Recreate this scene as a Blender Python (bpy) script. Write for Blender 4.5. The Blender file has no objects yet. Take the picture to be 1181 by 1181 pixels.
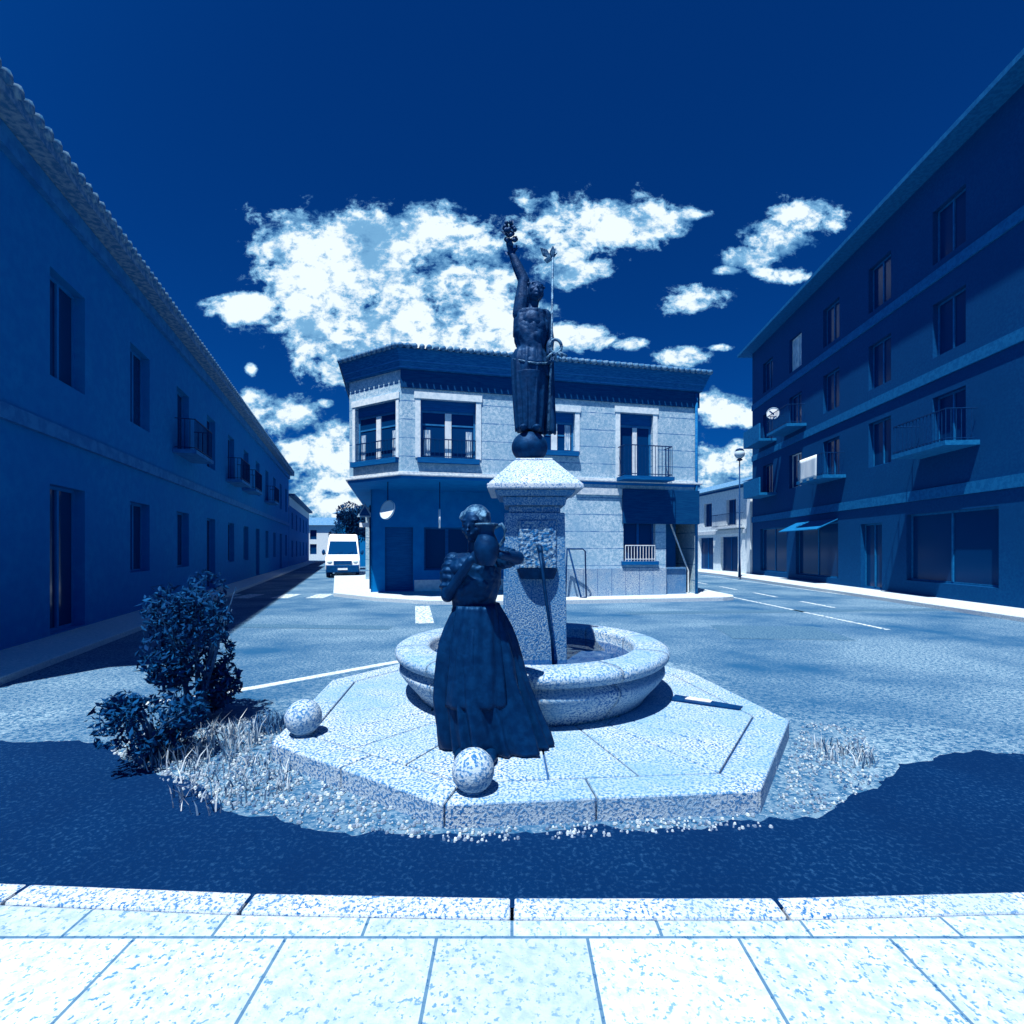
import bpy, bmesh, math, random
from mathutils import Vector, Matrix, noise

R = math.radians
random.seed(11)
SC = bpy.context.scene
COL = SC.collection

# ------------------------------------------------------------------ camera
cam = bpy.data.cameras.new('camera')
cam_ob = bpy.data.objects.new('camera', cam)
COL.objects.link(cam_ob)
cam_ob.location = (0, 0, 1.7)
cam_ob.rotation_euler = (R(90), 0, 0)
cam.sensor_width = 36
cam.lens = 36 * 560 / 1181
cam.shift_y = 42.5 / 1181
cam.clip_start = 0.05
cam.clip_end = 3000
SC.camera = cam_ob

# ------------------------------------------------------------------ light
SUN = Vector((-0.17, -0.32, 0.93)).normalized()          # towards the sun
EL = math.asin(SUN.z)
AZ = math.atan2(SUN.x, SUN.y)
sun = bpy.data.lights.new('sun', 'SUN')
sun.energy = 5.0
sun.angle = R(0.53)
sun.color = (0.98, 0.97, 0.93)
sun_ob = bpy.data.objects.new('sun', sun)
COL.objects.link(sun_ob)
sun_ob.rotation_euler = SUN.to_track_quat('Z', 'Y').to_euler()
SC.view_settings.view_transform = 'Standard'
SC.view_settings.look = 'None'
SC.view_settings.exposure = 0.9
SC.view_settings.gamma = 1
SC.view_settings.use_curve_mapping = False
SC.cycles.use_adaptive_sampling = True
SC.cycles.max_bounces = 6


def make_world():
    w = bpy.data.worlds.new('World')
    SC.world = w
    w.use_nodes = True
    nt = w.node_tree
    nt.nodes.clear()
    N, L = nt.nodes.new, nt.links.new

    def val(n, i, v):
        if isinstance(v, (int, float)):
            n.inputs[i].default_value = v
        else:
            L(v, n.inputs[i])

    def m(op, a, b=0.0, c=None, clamp=False):
        n = N('ShaderNodeMath')
        n.operation = op
        n.use_clamp = clamp
        val(n, 0, a)
        val(n, 1, b)
        if c is not None:
            val(n, 2, c)
        return n.outputs[0]

    def rng(v, a, b, c=0.0, d=1.0):
        n = N('ShaderNodeMapRange')
        n.interpolation_type = 'SMOOTHSTEP'
        val(n, 0, v)
        for i, q in enumerate((a, b, c, d)):
            n.inputs[i + 1].default_value = q
        return n.outputs[0]
    tc = N('ShaderNodeTexCoord')
    sx = N('ShaderNodeSeparateXYZ')
    L(tc.outputs['Generated'], sx.inputs[0])
    X, Y, Z = sx.outputs
    ys = m('MAXIMUM', Y, 0.03)
    u, v = m('DIVIDE', X, ys), m('DIVIDE', Z, ys)
    cb = N('ShaderNodeCombineXYZ')
    L(u, cb.inputs[0]); L(v, cb.inputs[1])

    def fbm(scale, detail=8, rough=0.6, off=0.0, dist=0.0):
        mp = N('ShaderNodeMapping')
        L(cb.outputs[0], mp.inputs[0])
        mp.inputs['Location'].default_value = (off, off * 1.7, off * 0.3)
        mp.inputs['Scale'].default_value = (1, 1.35, 1)
        n = N('ShaderNodeTexNoise')
        L(mp.outputs[0], n.inputs['Vector'])
        n.inputs['Scale'].default_value = scale
        n.inputs['Detail'].default_value = detail
        n.inputs['Roughness'].default_value = rough
        n.inputs['Distortion'].default_value = dist
        return n.outputs[0]
    # where the cumulus stands in the sky: azimuth tangent, elevation tangent, half widths
    blobs = []
    for (px, py, rx, ry) in CLOUDS:
        blobs.append(((px - 590.5) / 560, (633 - py) / 560, rx / 560, ry / 560))
    dens = None
    for (a, b, ra, rb) in blobs:
        mp = N('ShaderNodeMapping')
        L(cb.outputs[0], mp.inputs[0])
        mp.inputs['Location'].default_value = (-a / ra, -b / rb, 0)
        mp.inputs['Scale'].default_value = (1 / ra, 1 / rb, 1)
        ln = N('ShaderNodeVectorMath')
        ln.operation = 'LENGTH'
        L(mp.outputs[0], ln.inputs[0])
        d = m('SUBTRACT', 1.37, ln.outputs['Value'])
        dens = d if dens is None else m('MAXIMUM', dens, d)
    dens = m('MINIMUM', dens, 0.85)
    big, fine = fbm(7.0, 10, 0.62, 3.1, 0.25), fbm(38.0, 5, 0.7, 9.0)
    n1 = m('MULTIPLY', m('SUBTRACT', big, 0.5), 2.5)
    n2 = m('MULTIPLY', m('SUBTRACT', fine, 0.5), 0.75)
    n3 = m('MULTIPLY', m('SUBTRACT', fbm(17.0, 6, 0.65, 5.7, 0.3), 0.5), 2.2)
    dd = m('ADD', m('ADD', m('ADD', dens, n1), n3), n2)
    mask = rng(dd, 0.10, 0.44)
    fr = m('MULTIPLY', rng(Y, 0.05, 0.2), rng(v, 1.5, 1.2))
    mask = m('MULTIPLY', mask, fr)
    thick = rng(dd, 0.15, 1.0)
    shade = rng(m('ADD', fbm(9.0, 6, 0.6, 21.0), m('MULTIPLY', m('SUBTRACT', fine, 0.5), 0.35)), 0.34, 0.56)
    lum = m('MULTIPLY', m('ADD', 0.30, m('MULTIPLY', thick, 0.70)), m('ADD', 0.42, m('MULTIPLY', shade, 0.58)))
    ramp = N('ShaderNodeValToRGB')
    L(lum, ramp.inputs[0])
    e = ramp.color_ramp.elements
    e[0].position, e[0].color = 0.1, (0.004, 0.10, 0.33, 1)
    e[1].position, e[1].color = 0.80, (0.86, 0.97, 1.03, 1)
    k = ramp.color_ramp.elements.new(0.46)
    k.color = (0.20, 0.46, 0.74, 1)
    cs = N('ShaderNodeVectorMath'); cs.operation = 'SCALE'
    L(ramp.outputs[0], cs.inputs[0]); cs.inputs['Scale'].default_value = CLOUD_GAIN
    # clear air
    sky = N('ShaderNodeTexSky')
    sky.sky_type = 'NISHITA'
    sky.sun_disc = False
    sky.sun_elevation = EL
    sky.sun_rotation = AZ
    sky.air_density = 1.0
    sky.dust_density = 0.3
    sky.ozone_density = 3.0
    tint = N('ShaderNodeMix'); tint.data_type = 'RGBA'; tint.blend_type = 'MULTIPLY'
    tint.inputs[0].default_value = 1
    L(sky.outputs[0], tint.inputs[6]); tint.inputs[7].default_value = SKY_TINT
    dot = N('ShaderNodeVectorMath'); dot.operation = 'DOT_PRODUCT'
    L(tc.outputs['Generated'], dot.inputs[0]); dot.inputs[1].default_value = (-0.35, -0.90, 0.25)
    glow = rng(dot.outputs['Value'], -0.35, 0.55, 1.0, SKY_BACK)
    gc = N('ShaderNodeMix'); gc.data_type = 'RGBA'
    L(rng(dot.outputs['Value'], -0.35, 0.55), gc.inputs[0])
    gc.inputs[6].default_value = (1, 1, 1, 1); gc.inputs[7].default_value = (1.0, 1.35, 1.0, 1)
    tv = N('ShaderNodeVectorMath'); tv.operation = 'MULTIPLY'
    L(tint.outputs[2], tv.inputs[0]); L(gc.outputs[2], tv.inputs[1])
    ss = N('ShaderNodeVectorMath'); ss.operation = 'SCALE'
    L(tv.outputs[0], ss.inputs[0]); L(glow, ss.inputs['Scale'])
    mx = N('ShaderNodeMix'); mx.data_type = 'RGBA'
    L(mask, mx.inputs[0]); L(ss.outputs[0], mx.inputs[6]); L(cs.outputs[0], mx.inputs[7])
    bg = N('ShaderNodeBackground')
    bg.inputs['Strength'].default_value = 0.1
    L(mx.outputs[2], bg.inputs['Color'])
    out = N('ShaderNodeOutputWorld')
    L(bg.outputs[0], out.inputs[0])


CLOUDS = [(340, 295, 50, 42), (420, 285, 85, 42), (500, 265, 50, 28), (350, 320, 40, 50), (375, 390, 50, 46), (440, 350, 90, 70),
          (545, 335, 70, 70), (400, 410, 65, 28), (500, 395, 110, 22), (560, 300, 30, 40), (640, 275, 65, 42), (700, 258, 55, 28),
          (745, 255, 40, 18), (650, 310, 45, 22), (570, 395, 60, 20), (650, 390, 55, 14), (730, 398, 20, 7),
          (285, 357, 36, 18), (290, 425, 7, 7), (800, 346, 36, 15), (925, 252, 36, 16), (893, 274, 36, 20), (866, 296, 30, 12), (910, 318, 24, 8), (835, 312, 16, 5),
          (880, 314, 14, 5), (785, 410, 34, 9), (830, 401, 16, 4), (320, 478, 45, 24), (295, 462, 20, 12), (385, 515, 40, 26),
          (345, 520, 28, 14), (375, 465, 9, 5), (400, 550, 60, 22), (345, 575, 40, 20), (400, 590, 60, 25),
          (820, 468, 26, 14), (850, 480, 40, 12), (845, 535, 50, 24), (830, 560, 60, 12), (790, 248, 30, 6)]
CLOUD_GAIN = 5.6
SKY_TINT = (0.003, 0.115, 0.34, 1)
SKY_BACK = 1.9
make_world()


# ------------------------------------------------------------------ helpers
def tag(o, label=None, cat=None, group=None, kind=None):
    if label: o['label'] = label
    if cat: o['category'] = cat
    if group: o['group'] = group
    if kind: o['kind'] = kind
    return o


def thing(name, label, cat, loc=(0, 0, 0), group=None, rz=0.0):
    o = bpy.data.objects.new(name, None)
    o.empty_display_size = 0.2
    COL.objects.link(o)
    o.location = loc
    o.rotation_euler = (0, 0, rz)
    return tag(o, label, cat, group)


def world_loc(o):
    p = Vector((0, 0, 0))
    while o is not None:
        p += o.location
        o = o.parent
    return p


class Face:
    """a straight stretch of facade: s runs along it, d outward, z up"""
    def __init__(self, p0, p1, left=False):
        self.p = Vector((p0[0], p0[1], 0))
        d = Vector((p1[0] - p0[0], p1[1] - p0[1], 0))
        self.len = d.length
        self.d = d.normalized()
        self.n = Vector((self.d.y, -self.d.x, 0))
        if left: self.n = -self.n

    def at(self, s, z, d=0.0):
        return self.p + self.d * s + self.n * d + Vector((0, 0, z))

    def s_of(self, px):
        k = (px - 590.5) / 560
        return (k * self.p.y - self.p.x) / (self.d.x - k * self.d.y)


class G:
    def __init__(self):
        self.v, self.f = [], []

    def add(self, vs, fs):
        b = len(self.v)
        self.v += [Vector(p) for p in vs]
        self.f += [tuple(b + i for i in q) for q in fs]
        return self

    def hexa(self, p):
        return self.add(p, [(0, 3, 2, 1), (4, 5, 6, 7), (0, 1, 5, 4), (1, 2, 6, 5), (2, 3, 7, 6), (3, 0, 4, 7)])

    def box(self, x0, x1, y0, y1, z0, z1):
        return self.hexa([(x0, y0, z0), (x1, y0, z0), (x1, y1, z0), (x0, y1, z0), (x0, y0, z1), (x1, y0, z1), (x1, y1, z1), (x0, y1, z1)])

    def obox(self, F, s0, s1, d0, d1, z0, z1):
        return self.hexa([F.at(s0, z0, d1), F.at(s1, z0, d1), F.at(s1, z0, d0), F.at(s0, z0, d0),
                          F.at(s0, z1, d1), F.at(s1, z1, d1), F.at(s1, z1, d0), F.at(s0, z1, d0)])

    def prism(self, poly, z0, z1, inset=0.0):
        n = len(poly)
        c = Vector((sum(p[0] for p in poly) / n, sum(p[1] for p in poly) / n))
        def q(p): 
            w = Vector(p[:2]) - c
            return c + w * (1 - inset / max(w.length, 1e-6))
        vs = [(p[0], p[1], z0) for p in poly] + [(q(p).x, q(p).y, z1) for p in poly]
        return self.add(vs, [tuple(range(n - 1, -1, -1)), tuple(range(n, 2 * n))] + [(i, (i + 1) % n, n + (i + 1) % n, n + i) for i in range(n)])

    def sheet(self, poly, z):
        return self.add([(p[0], p[1], z) for p in poly], [tuple(range(len(poly)))])

    def tube(self, pts, rad, n=8, closed=False):
        pts = [Vector(p) for p in pts]
        if not isinstance(rad, (list, tuple)): rad = [rad] * len(pts)
        rings = []
        up = Vector((0, 0, 1))
        for i, p in enumerate(pts):
            a = pts[i - 1] if (i > 0 or closed) else p
            b = pts[(i + 1) % len(pts)] if (i < len(pts) - 1 or closed) else p
            t = (b - a).normalized()
            x = t.cross(up)
            if x.length < 1e-3: x = t.cross(Vector((0, 1, 0)))
            x.normalize()
            y = x.cross(t)
            rings.append([p + (x * math.cos(2 * math.pi * k / n) + y * math.sin(2 * math.pi * k / n)) * rad[i] for k in range(n)])
        vs = [q for r in rings for q in r]
        fs = []
        m = len(rings)
        for i in range(m if closed else m - 1):
            j = (i + 1) % m
            for k in range(n):
                fs.append((i * n + k, i * n + (k + 1) % n, j * n + (k + 1) % n, j * n + k))
        if not closed:
            fs.append(tuple(range(n - 1, -1, -1)))
            fs.append(tuple((m - 1) * n + k for k in range(n)))
        return self.add(vs, fs)

    def lathe(self, prof, c=(0, 0, 0), n=48, sx=1.0, sy=1.0, a0=0.0, a1=2 * math.pi, fold=None):
        full = abs(a1 - a0 - 2 * math.pi) < 1e-6
        m = n if full else n + 1
        vs = []
        for i, (r, z) in enumerate(prof):
            for k in range(m):
                a = a0 + (a1 - a0) * k / n
                rr = r * (fold(a, i / max(1, len(prof) - 1)) if fold else 1)
                vs.append((c[0] + rr * sx * math.cos(a), c[1] + rr * sy * math.sin(a), c[2] + z))
        fs = []
        for i in range(len(prof) - 1):
            for k in range(n):
                k2 = (k + 1) % m
                fs.append((i * m + k, i * m + k2, (i + 1) * m + k2, (i + 1) * m + k))
        if full:
            fs.append(tuple(range(m - 1, -1, -1)))
            fs.append(tuple((len(prof) - 1) * m + k for k in range(m)))
        else:
            fs.append(tuple(i * m for i in range(len(prof))))
            fs.append(tuple(i * m + m - 1 for i in range(len(prof) - 1, -1, -1)))
        return self.add(vs, fs)

    def ball(self, c, r, n=20, m=12, rot=None):
        if not isinstance(r, (list, tuple)): r = (r, r, r)
        vs, fs = [], []
        for i in range(m + 1):
            t = math.pi * i / m
            for k in range(n):
                a = 2 * math.pi * k / n
                p = Vector((r[0] * math.sin(t) * math.cos(a), r[1] * math.sin(t) * math.sin(a), r[2] * math.cos(t)))
                if rot: p = rot @ p
                vs.append(Vector(c) + p)
        for i in range(m):
            for k in range(n):
                a, b = i * n + k, i * n + (k + 1) % n
                fs.append((a, a + n, b + n, b))
        return self.add(vs, fs)

    def wall(self, F, z0, z1, holes=(), s0=0.0, s1=None, rev=0.18, d=0.0):
        """front face with real openings and their reveals"""
        s1 = F.len if s1 is None else s1
        S = sorted(set([s0, s1] + [h[0] for h in holes] + [h[1] for h in holes]))
        Zs = sorted(set([z0, z1] + [h[2] for h in holes] + [h[3] for h in holes]))
        S = [s for s in S if s0 - 1e-6 <= s <= s1 + 1e-6]
        Zs = [z for z in Zs if z0 - 1e-6 <= z <= z1 + 1e-6]
        for a, b in zip(S, S[1:]):
            for e, f in zip(Zs, Zs[1:]):
                if any(h[0] < (a + b) / 2 < h[1] and h[2] < (e + f) / 2 < h[3] for h in holes): continue
                self.add([F.at(a, e, d), F.at(b, e, d), F.at(b, f, d), F.at(a, f, d)], [(0, 1, 2, 3)])
        for h in holes:
            a, b, e, f = h[:4]
            q = [(a, e), (b, e), (b, f), (a, f)]
            for i in range(4):
                (sa, za), (sb, zb) = q[i], q[(i + 1) % 4]
                self.add([F.at(sa, za, d), F.at(sb, zb, d), F.at(sb, zb, d - rev), F.at(sa, za, d - rev)], [(0, 1, 2, 3)])
        return self

    def build(self, name, mat, parent=None, smooth=False, bevel=0.0, fix=True, weld=False):
        off = world_loc(parent) if parent is not None else Vector((0, 0, 0))
        me = bpy.data.meshes.new(name)
        me.from_pydata([tuple(p - off) for p in self.v], [], self.f)
        if fix or weld:
            bm = bmesh.new(); bm.from_mesh(me)
            if weld: bmesh.ops.remove_doubles(bm, verts=bm.verts, dist=1e-5)
            if fix: bmesh.ops.recalc_face_normals(bm, faces=bm.faces)
            bm.to_mesh(me); bm.free()
        me.materials.append(mat)
        if smooth:
            for p in me.polygons: p.use_smooth = True
        o = bpy.data.objects.new(name, me)
        COL.objects.link(o)
        if parent is not None: o.parent = parent
        if bevel:
            b = o.modifiers.new('bevel', 'BEVEL'); b.width = bevel; b.segments = 2; b.limit_method = 'ANGLE'
            b.harden_normals = False
        return o


def at(px, py, y):
    return Vector(((px - 590.5) / 560 * y, y, 1.7 + (633 - py) / 560 * y))


def ground_at(px, py, z=0.0):
    y = 560 * (1.7 - z) / (py - 633)
    return ((px - 590.5) / 560 * y, y)


# ------------------------------------------------------------------ materials
def mat(name, c, c2=None, scale=40.0, lo=0.42, hi=0.58, detail=3, big=None, bigscale=1.2, bigamt=0.5, rough=0.85, spec=0.08,
        metal=0.0, bump=0.0, joint=None, island=None, stretch=None, trans=0.0, speck=None, stint=(0.3, 0.65, 1.0), slab=None):
    m = bpy.data.materials.new(name)
    m.use_nodes = True
    nt = m.node_tree
    N, L = nt.nodes.new, nt.links.new
    P = nt.nodes['Principled BSDF']
    P.inputs['Roughness'].default_value = rough
    P.inputs['Specular IOR Level'].default_value = spec
    P.inputs['Metallic'].default_value = metal
    P.inputs['Transmission Weight'].default_value = trans
    P.inputs['Specular Tint'].default_value = (*stint, 1)
    tc = N('ShaderNodeTexCoord')
    vec = tc.outputs['Object']
    if stretch:
        mp = N('ShaderNodeMapping'); mp.inputs['Scale'].default_value = stretch
        L(vec, mp.inputs[0]); vec = mp.outputs[0]

    def noise_(s, d=3, rgh=0.6):
        n = N('ShaderNodeTexNoise'); n.inputs['Scale'].default_value = s; n.inputs['Detail'].default_value = d
        n.inputs['Roughness'].default_value = rgh
        L(vec, n.inputs['Vector'])
        return n.outputs[0]

    def rng(v, a, b, c_=0.0, d_=1.0):
        n = N('ShaderNodeMapRange'); L(v, n.inputs[0])
        for i, q in enumerate((a, b, c_, d_)): n.inputs[i + 1].default_value = q
        return n.outputs[0]

    def mix(f, a, b):
        n = N('ShaderNodeMix'); n.data_type = 'RGBA'
        if isinstance(f, float): n.inputs[0].default_value = f
        else: L(f, n.inputs[0])
        for i, q in ((6, a), (7, b)):
            if isinstance(q, tuple): n.inputs[i].default_value = (*q[:3], 1)
            else: L(q, n.inputs[i])
        return n.outputs[2]
    col = (*c, 1)
    if c2 is not None:
        col = mix(rng(noise_(scale, detail), lo, hi), c, c2)
    if speck is not None:                       # (colour, scale, lo, hi)
        col = mix(rng(noise_(speck[1], 2, 0.5), speck[2], speck[3]), col, speck[0])
    if big is not None:
        col = mix(rng(noise_(bigscale, 5), 0.38, 0.66, 0.0, bigamt), col, big)
    if joint is not None:                       # (pitch, width, colour): horizontal rendered courses
        s = N('ShaderNodeSeparateXYZ'); L(tc.outputs['Object'], s.inputs[0])
        a = N('ShaderNodeMath'); a.operation = 'DIVIDE'; L(s.outputs[2], a.inputs[0]); a.inputs[1].default_value = joint[0]
        f = N('ShaderNodeMath'); f.operation = 'FRACT'; L(a.outputs[0], f.inputs[0])
        g = N('ShaderNodeMath'); g.operation = 'LESS_THAN'; L(f.outputs[0], g.inputs[0]); g.inputs[1].default_value = joint[1] / joint[0]
        k = N('ShaderNodeMath'); k.operation = 'MULTIPLY'; L(g.outputs[0], k.inputs[0]); L(rng(noise_(3.0), 0.35, 0.6, 0.35, 1.0), k.inputs[1])
        col = mix(k.outputs[0], col, joint[2])
    if slab is not None:                        # laid paving slabs: (width, height, joint)
        bt = N('ShaderNodeTexBrick'); L(tc.outputs['Object'], bt.inputs['Vector'])
        bt.inputs['Scale'].default_value = 1.0; bt.inputs['Brick Width'].default_value = slab[0]; bt.inputs['Row Height'].default_value = slab[1]
        bt.inputs['Mortar Size'].default_value = slab[2]; bt.inputs['Color1'].default_value = (1, 1, 1, 1); bt.inputs['Color2'].default_value = (0.72, 0.78, 0.82, 1)
        bt.inputs['Mortar'].default_value = (0.16, 0.30, 0.45, 1); bt.inputs['Mortar Smooth'].default_value = 0.3
        mm = N('ShaderNodeMix'); mm.data_type = 'RGBA'; mm.blend_type = 'MULTIPLY'; mm.inputs[0].default_value = 1.0
        L(col, mm.inputs[6]); L(bt.outputs['Color'], mm.inputs[7]); col = mm.outputs[2]
    if island is not None:                      # second colour by leaf
        ge = N('ShaderNodeNewGeometry')
        col = mix(rng(ge.outputs['Random Per Island'], 0.0, 1.0), col, island)
    if isinstance(col, tuple): P.inputs['Base Color'].default_value = col
    else: L(col, P.inputs['Base Color'])
    if bump:
        b = N('ShaderNodeBump'); b.inputs['Strength'].default_value = bump; b.inputs['Distance'].default_value = 0.02
        L(noise_(scale, detail), b.inputs['Height']); L(b.outputs[0], P.inputs['Normal'])
    return m


INK = (0.004, 0.075, 0.27)
GR_L, GR_D = (0.42, 0.485, 0.52), (0.006, 0.10, 0.28)
M = {}
M['granite'] = mat('granite', GR_L, GR_D, 58, 0.48, 0.555, 6, big=(0.13, 0.27, 0.42), bigscale=1.4, bigamt=0.75, rough=0.9, bump=0.5)
M['granite_smooth'] = mat('granite_smooth', (0.44, 0.49, 0.53), GR_D, 70, 0.51, 0.59, 4, big=(0.2, 0.32, 0.46), bigscale=2.5, bigamt=0.5, rough=0.8, bump=0.3)
M['granite_dark'] = mat('granite_dark', (0.22, 0.33, 0.42), (0.006, 0.085, 0.25), 70, 0.41, 0.56, 6, big=(0.03, 0.15, 0.33), bigscale=1.7, bigamt=0.75, rough=0.9, bump=0.6)
M['relief'] = mat('relief', (0.20, 0.30, 0.39), (0.006, 0.09, 0.25), 34, 0.40, 0.56, 6, rough=0.8, bump=1.0)
M['joint'] = mat('joint', (0.01, 0.07, 0.22))
M['asphalt'] = mat('asphalt', (0.018, 0.08, 0.17), (0.15, 0.245, 0.32), 26, 0.42, 0.58, 9, big=(0.010, 0.065, 0.155), bigscale=0.45, bigamt=0.95, rough=0.95, bump=0.4, speck=((0.34, 0.42, 0.48), 60, 0.60, 0.66), stretch=(0.85, 1, 1))
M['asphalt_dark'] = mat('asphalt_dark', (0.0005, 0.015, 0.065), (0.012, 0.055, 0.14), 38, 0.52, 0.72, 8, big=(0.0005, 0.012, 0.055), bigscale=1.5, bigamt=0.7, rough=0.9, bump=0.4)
M['paving'] = mat('paving', (0.46, 0.53, 0.56), (0.28, 0.38, 0.46), 26, 0.45, 0.62, 5, big=(0.36, 0.43, 0.50), bigscale=0.9, bigamt=0.6, rough=0.92, bump=0.3, speck=((0.10, 0.22, 0.38), 60, 0.60, 0.68))
M['road_old'] = mat('road_old', (0.02, 0.075, 0.155), (0.09, 0.17, 0.24), 30, 0.42, 0.62, 8, rough=0.95, bump=0.4)
M['near_paving'] = mat('near_paving', (0.50, 0.56, 0.58), (0.34, 0.43, 0.50), 22, 0.45, 0.62, 6, big=(0.30, 0.41, 0.50), bigscale=0.8, bigamt=0.6, rough=0.92, bump=0.4, speck=((0.08, 0.22, 0.38), 55, 0.585, 0.66), slab=(0.62, 0.40, 0.008))
M['gravel'] = mat('gravel', (0.48, 0.52, 0.55), (0.03, 0.13, 0.30), 24, 0.48, 0.60, 5, rough=0.95, bump=1.0)
M['pebble'] = mat('pebble', (0.004, 0.05, 0.15), island=(0.42, 0.50, 0.54), rough=0.95)
M['soil'] = mat('soil', (0.10, 0.17, 0.24), (0.22, 0.28, 0.33), 6, rough=0.95)
M['road_paint'] = mat('road_paint', (0.50, 0.57, 0.60), (0.05, 0.13, 0.22), 15, 0.46, 0.58, 6, rough=0.8)
M['plaster'] = mat('plaster', (0.47, 0.58, 0.64), (0.22, 0.37, 0.48), 11, 0.40, 0.60, 8, big=(0.17, 0.33, 0.47), bigscale=0.8, bigamt=0.7, rough=0.9, bump=0.15, joint=(0.565, 0.03, (0.02, 0.12, 0.30)), speck=((0.09, 0.22, 0.38), 34, 0.57, 0.66))
M['plaster_plain'] = mat('plaster_plain', (0.62, 0.69, 0.72), (0.44, 0.55, 0.62), 8, 0.40, 0.62, 6, rough=0.9, bump=0.1)
M['whitewash'] = mat('whitewash', (0.72, 0.77, 0.78), (0.54, 0.63, 0.68), 2.2, 0.38, 0.66, 8, big=(0.42, 0.54, 0.62), bigscale=0.55, bigamt=0.55, rough=0.9, bump=0.1, stretch=(1, 1, 0.4))
M['moulding'] = mat('moulding', (0.52, 0.57, 0.60), (0.34, 0.42, 0.50), 12, rough=0.85)
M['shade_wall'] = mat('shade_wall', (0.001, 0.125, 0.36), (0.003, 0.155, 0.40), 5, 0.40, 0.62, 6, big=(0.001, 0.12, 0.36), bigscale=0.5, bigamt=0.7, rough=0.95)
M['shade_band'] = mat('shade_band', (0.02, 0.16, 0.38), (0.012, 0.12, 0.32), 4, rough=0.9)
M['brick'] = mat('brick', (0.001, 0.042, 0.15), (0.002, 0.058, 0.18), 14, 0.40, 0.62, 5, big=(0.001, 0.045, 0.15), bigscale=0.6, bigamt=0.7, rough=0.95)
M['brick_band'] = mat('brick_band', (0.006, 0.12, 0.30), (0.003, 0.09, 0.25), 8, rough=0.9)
M['timber'] = mat('timber', (0.002, 0.075, 0.23), (0.012, 0.13, 0.31), 6, 0.42, 0.62, 5, rough=0.85, stretch=(1, 1, 8))
M['tile'] = mat('tile', (0.03, 0.13, 0.28), (0.14, 0.25, 0.36), 9, 0.42, 0.62, 4, rough=0.9)
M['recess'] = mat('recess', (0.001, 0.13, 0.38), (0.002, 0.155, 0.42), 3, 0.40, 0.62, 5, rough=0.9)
M['glass'] = mat('glass', (0.0008, 0.03, 0.11), rough=0.12, spec=0.18, stint=(0.05, 0.35, 0.9))
M['shade_board'] = mat('shade_board', (0.0008, 0.035, 0.125), (0.002, 0.05, 0.15), 9, rough=0.8, stretch=(0.3, 0.3, 4))  # near-black tone for the panels that stand in for cast shadow
M['white_frame'] = mat('white_frame', (0.62, 0.67, 0.70), (0.50, 0.57, 0.62), 5, rough=0.5)
M['frame_shaded'] = mat('frame_shaded', (0.02, 0.15, 0.33), (0.012, 0.11, 0.28), 6, rough=0.6)  # house window frames coloured as if unlit; only their mullions stay white
M['curtain'] = mat('curtain', (0.5, 0.58, 0.64), (0.16, 0.28, 0.42), 7, rough=0.9, stretch=(4, 4, 0.5))
M['shutter'] = mat('shutter', (0.001, 0.065, 0.22), (0.003, 0.09, 0.26), 9, rough=0.7, stretch=(0.3, 0.3, 4))
M['iron'] = mat('iron', (0.0006, 0.02, 0.085), (0.0015, 0.03, 0.11), 14, rough=0.55, spec=0.2, stint=(0.06, 0.4, 1.0))
M['bronze'] = mat('bronze', (0.0002, 0.009, 0.040), (0.0008, 0.018, 0.066), 16, 0.40, 0.64, 5, rough=0.5, spec=0.35, bump=0.3, stint=(0.06, 0.4, 1.0))
M['bronze_top'] = mat('bronze_top', (0.0003, 0.014, 0.055), (0.0012, 0.027, 0.09), 16, 0.40, 0.64, 5, rough=0.55, spec=0.3, bump=0.4, stint=(0.06, 0.4, 1.0))
M['bronze_trim'] = mat('bronze_trim', (0.0008, 0.025, 0.085), (0.06, 0.15, 0.25), 26, 0.42, 0.6, 5, rough=0.4, spec=0.5, bump=0.6)
M['water'] = mat('water', (0.001, 0.03, 0.12), rough=0.06, spec=0.5, stint=(0.15, 0.5, 1))
M['van_paint'] = mat('van_paint', (0.78, 0.80, 0.81), rough=0.35, spec=0.5)
M['plastic'] = mat('plastic', (0.001, 0.04, 0.15), (0.002, 0.06, 0.19), 9, rough=0.6)
M['rubber'] = mat('rubber', (0.003, 0.025, 0.085), rough=0.9)
M['sign_white'] = mat('sign_white', (0.74, 0.77, 0.78), rough=0.5)
M['sign_border'] = mat('sign_border', (0.30, 0.44, 0.55), rough=0.5)
M['leaf_dark'] = mat('leaf_dark', (0.0006, 0.018, 0.075), island=(0.003, 0.05, 0.15), rough=0.7)
M['leaf_mid'] = mat('leaf_mid', (0.006, 0.06, 0.19), island=(0.06, 0.15, 0.28), rough=0.7)
M['straw'] = mat('straw', (0.02, 0.11, 0.24), island=(0.48, 0.53, 0.55), rough=0.8)
M['bark'] = mat('bark', (0.012, 0.055, 0.14), (0.04, 0.10, 0.20), 12, rough=0.95, bump=0.6)
M['lamp_globe'] = mat('lamp_globe', (0.40, 0.52, 0.60), rough=0.25)

# ------------------------------------------------------------------ setting: ground
def plane_strip(name, poly, z, m):
    return tag(G().sheet(poly, z).build(name, m), kind='structure')

plane_strip('ground', [(-900, -60), (900, -60), (900, 1500), (-900, 1500)], -0.006, M['soil'])
plane_strip('road', [(-40, -8), (45, -8), (45, 40), (20, 90), (-10, 90), (-44, 110), (-60, 100), (-40, 36)], 0.0, M['asphalt'])


def pavement(name, poly, z=0.13, m=None, kerb=True):
    o = G().prism(poly, -0.05, z).build(name, m or M['paving'], bevel=0.015)
    return tag(o, kind='structure')


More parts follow.
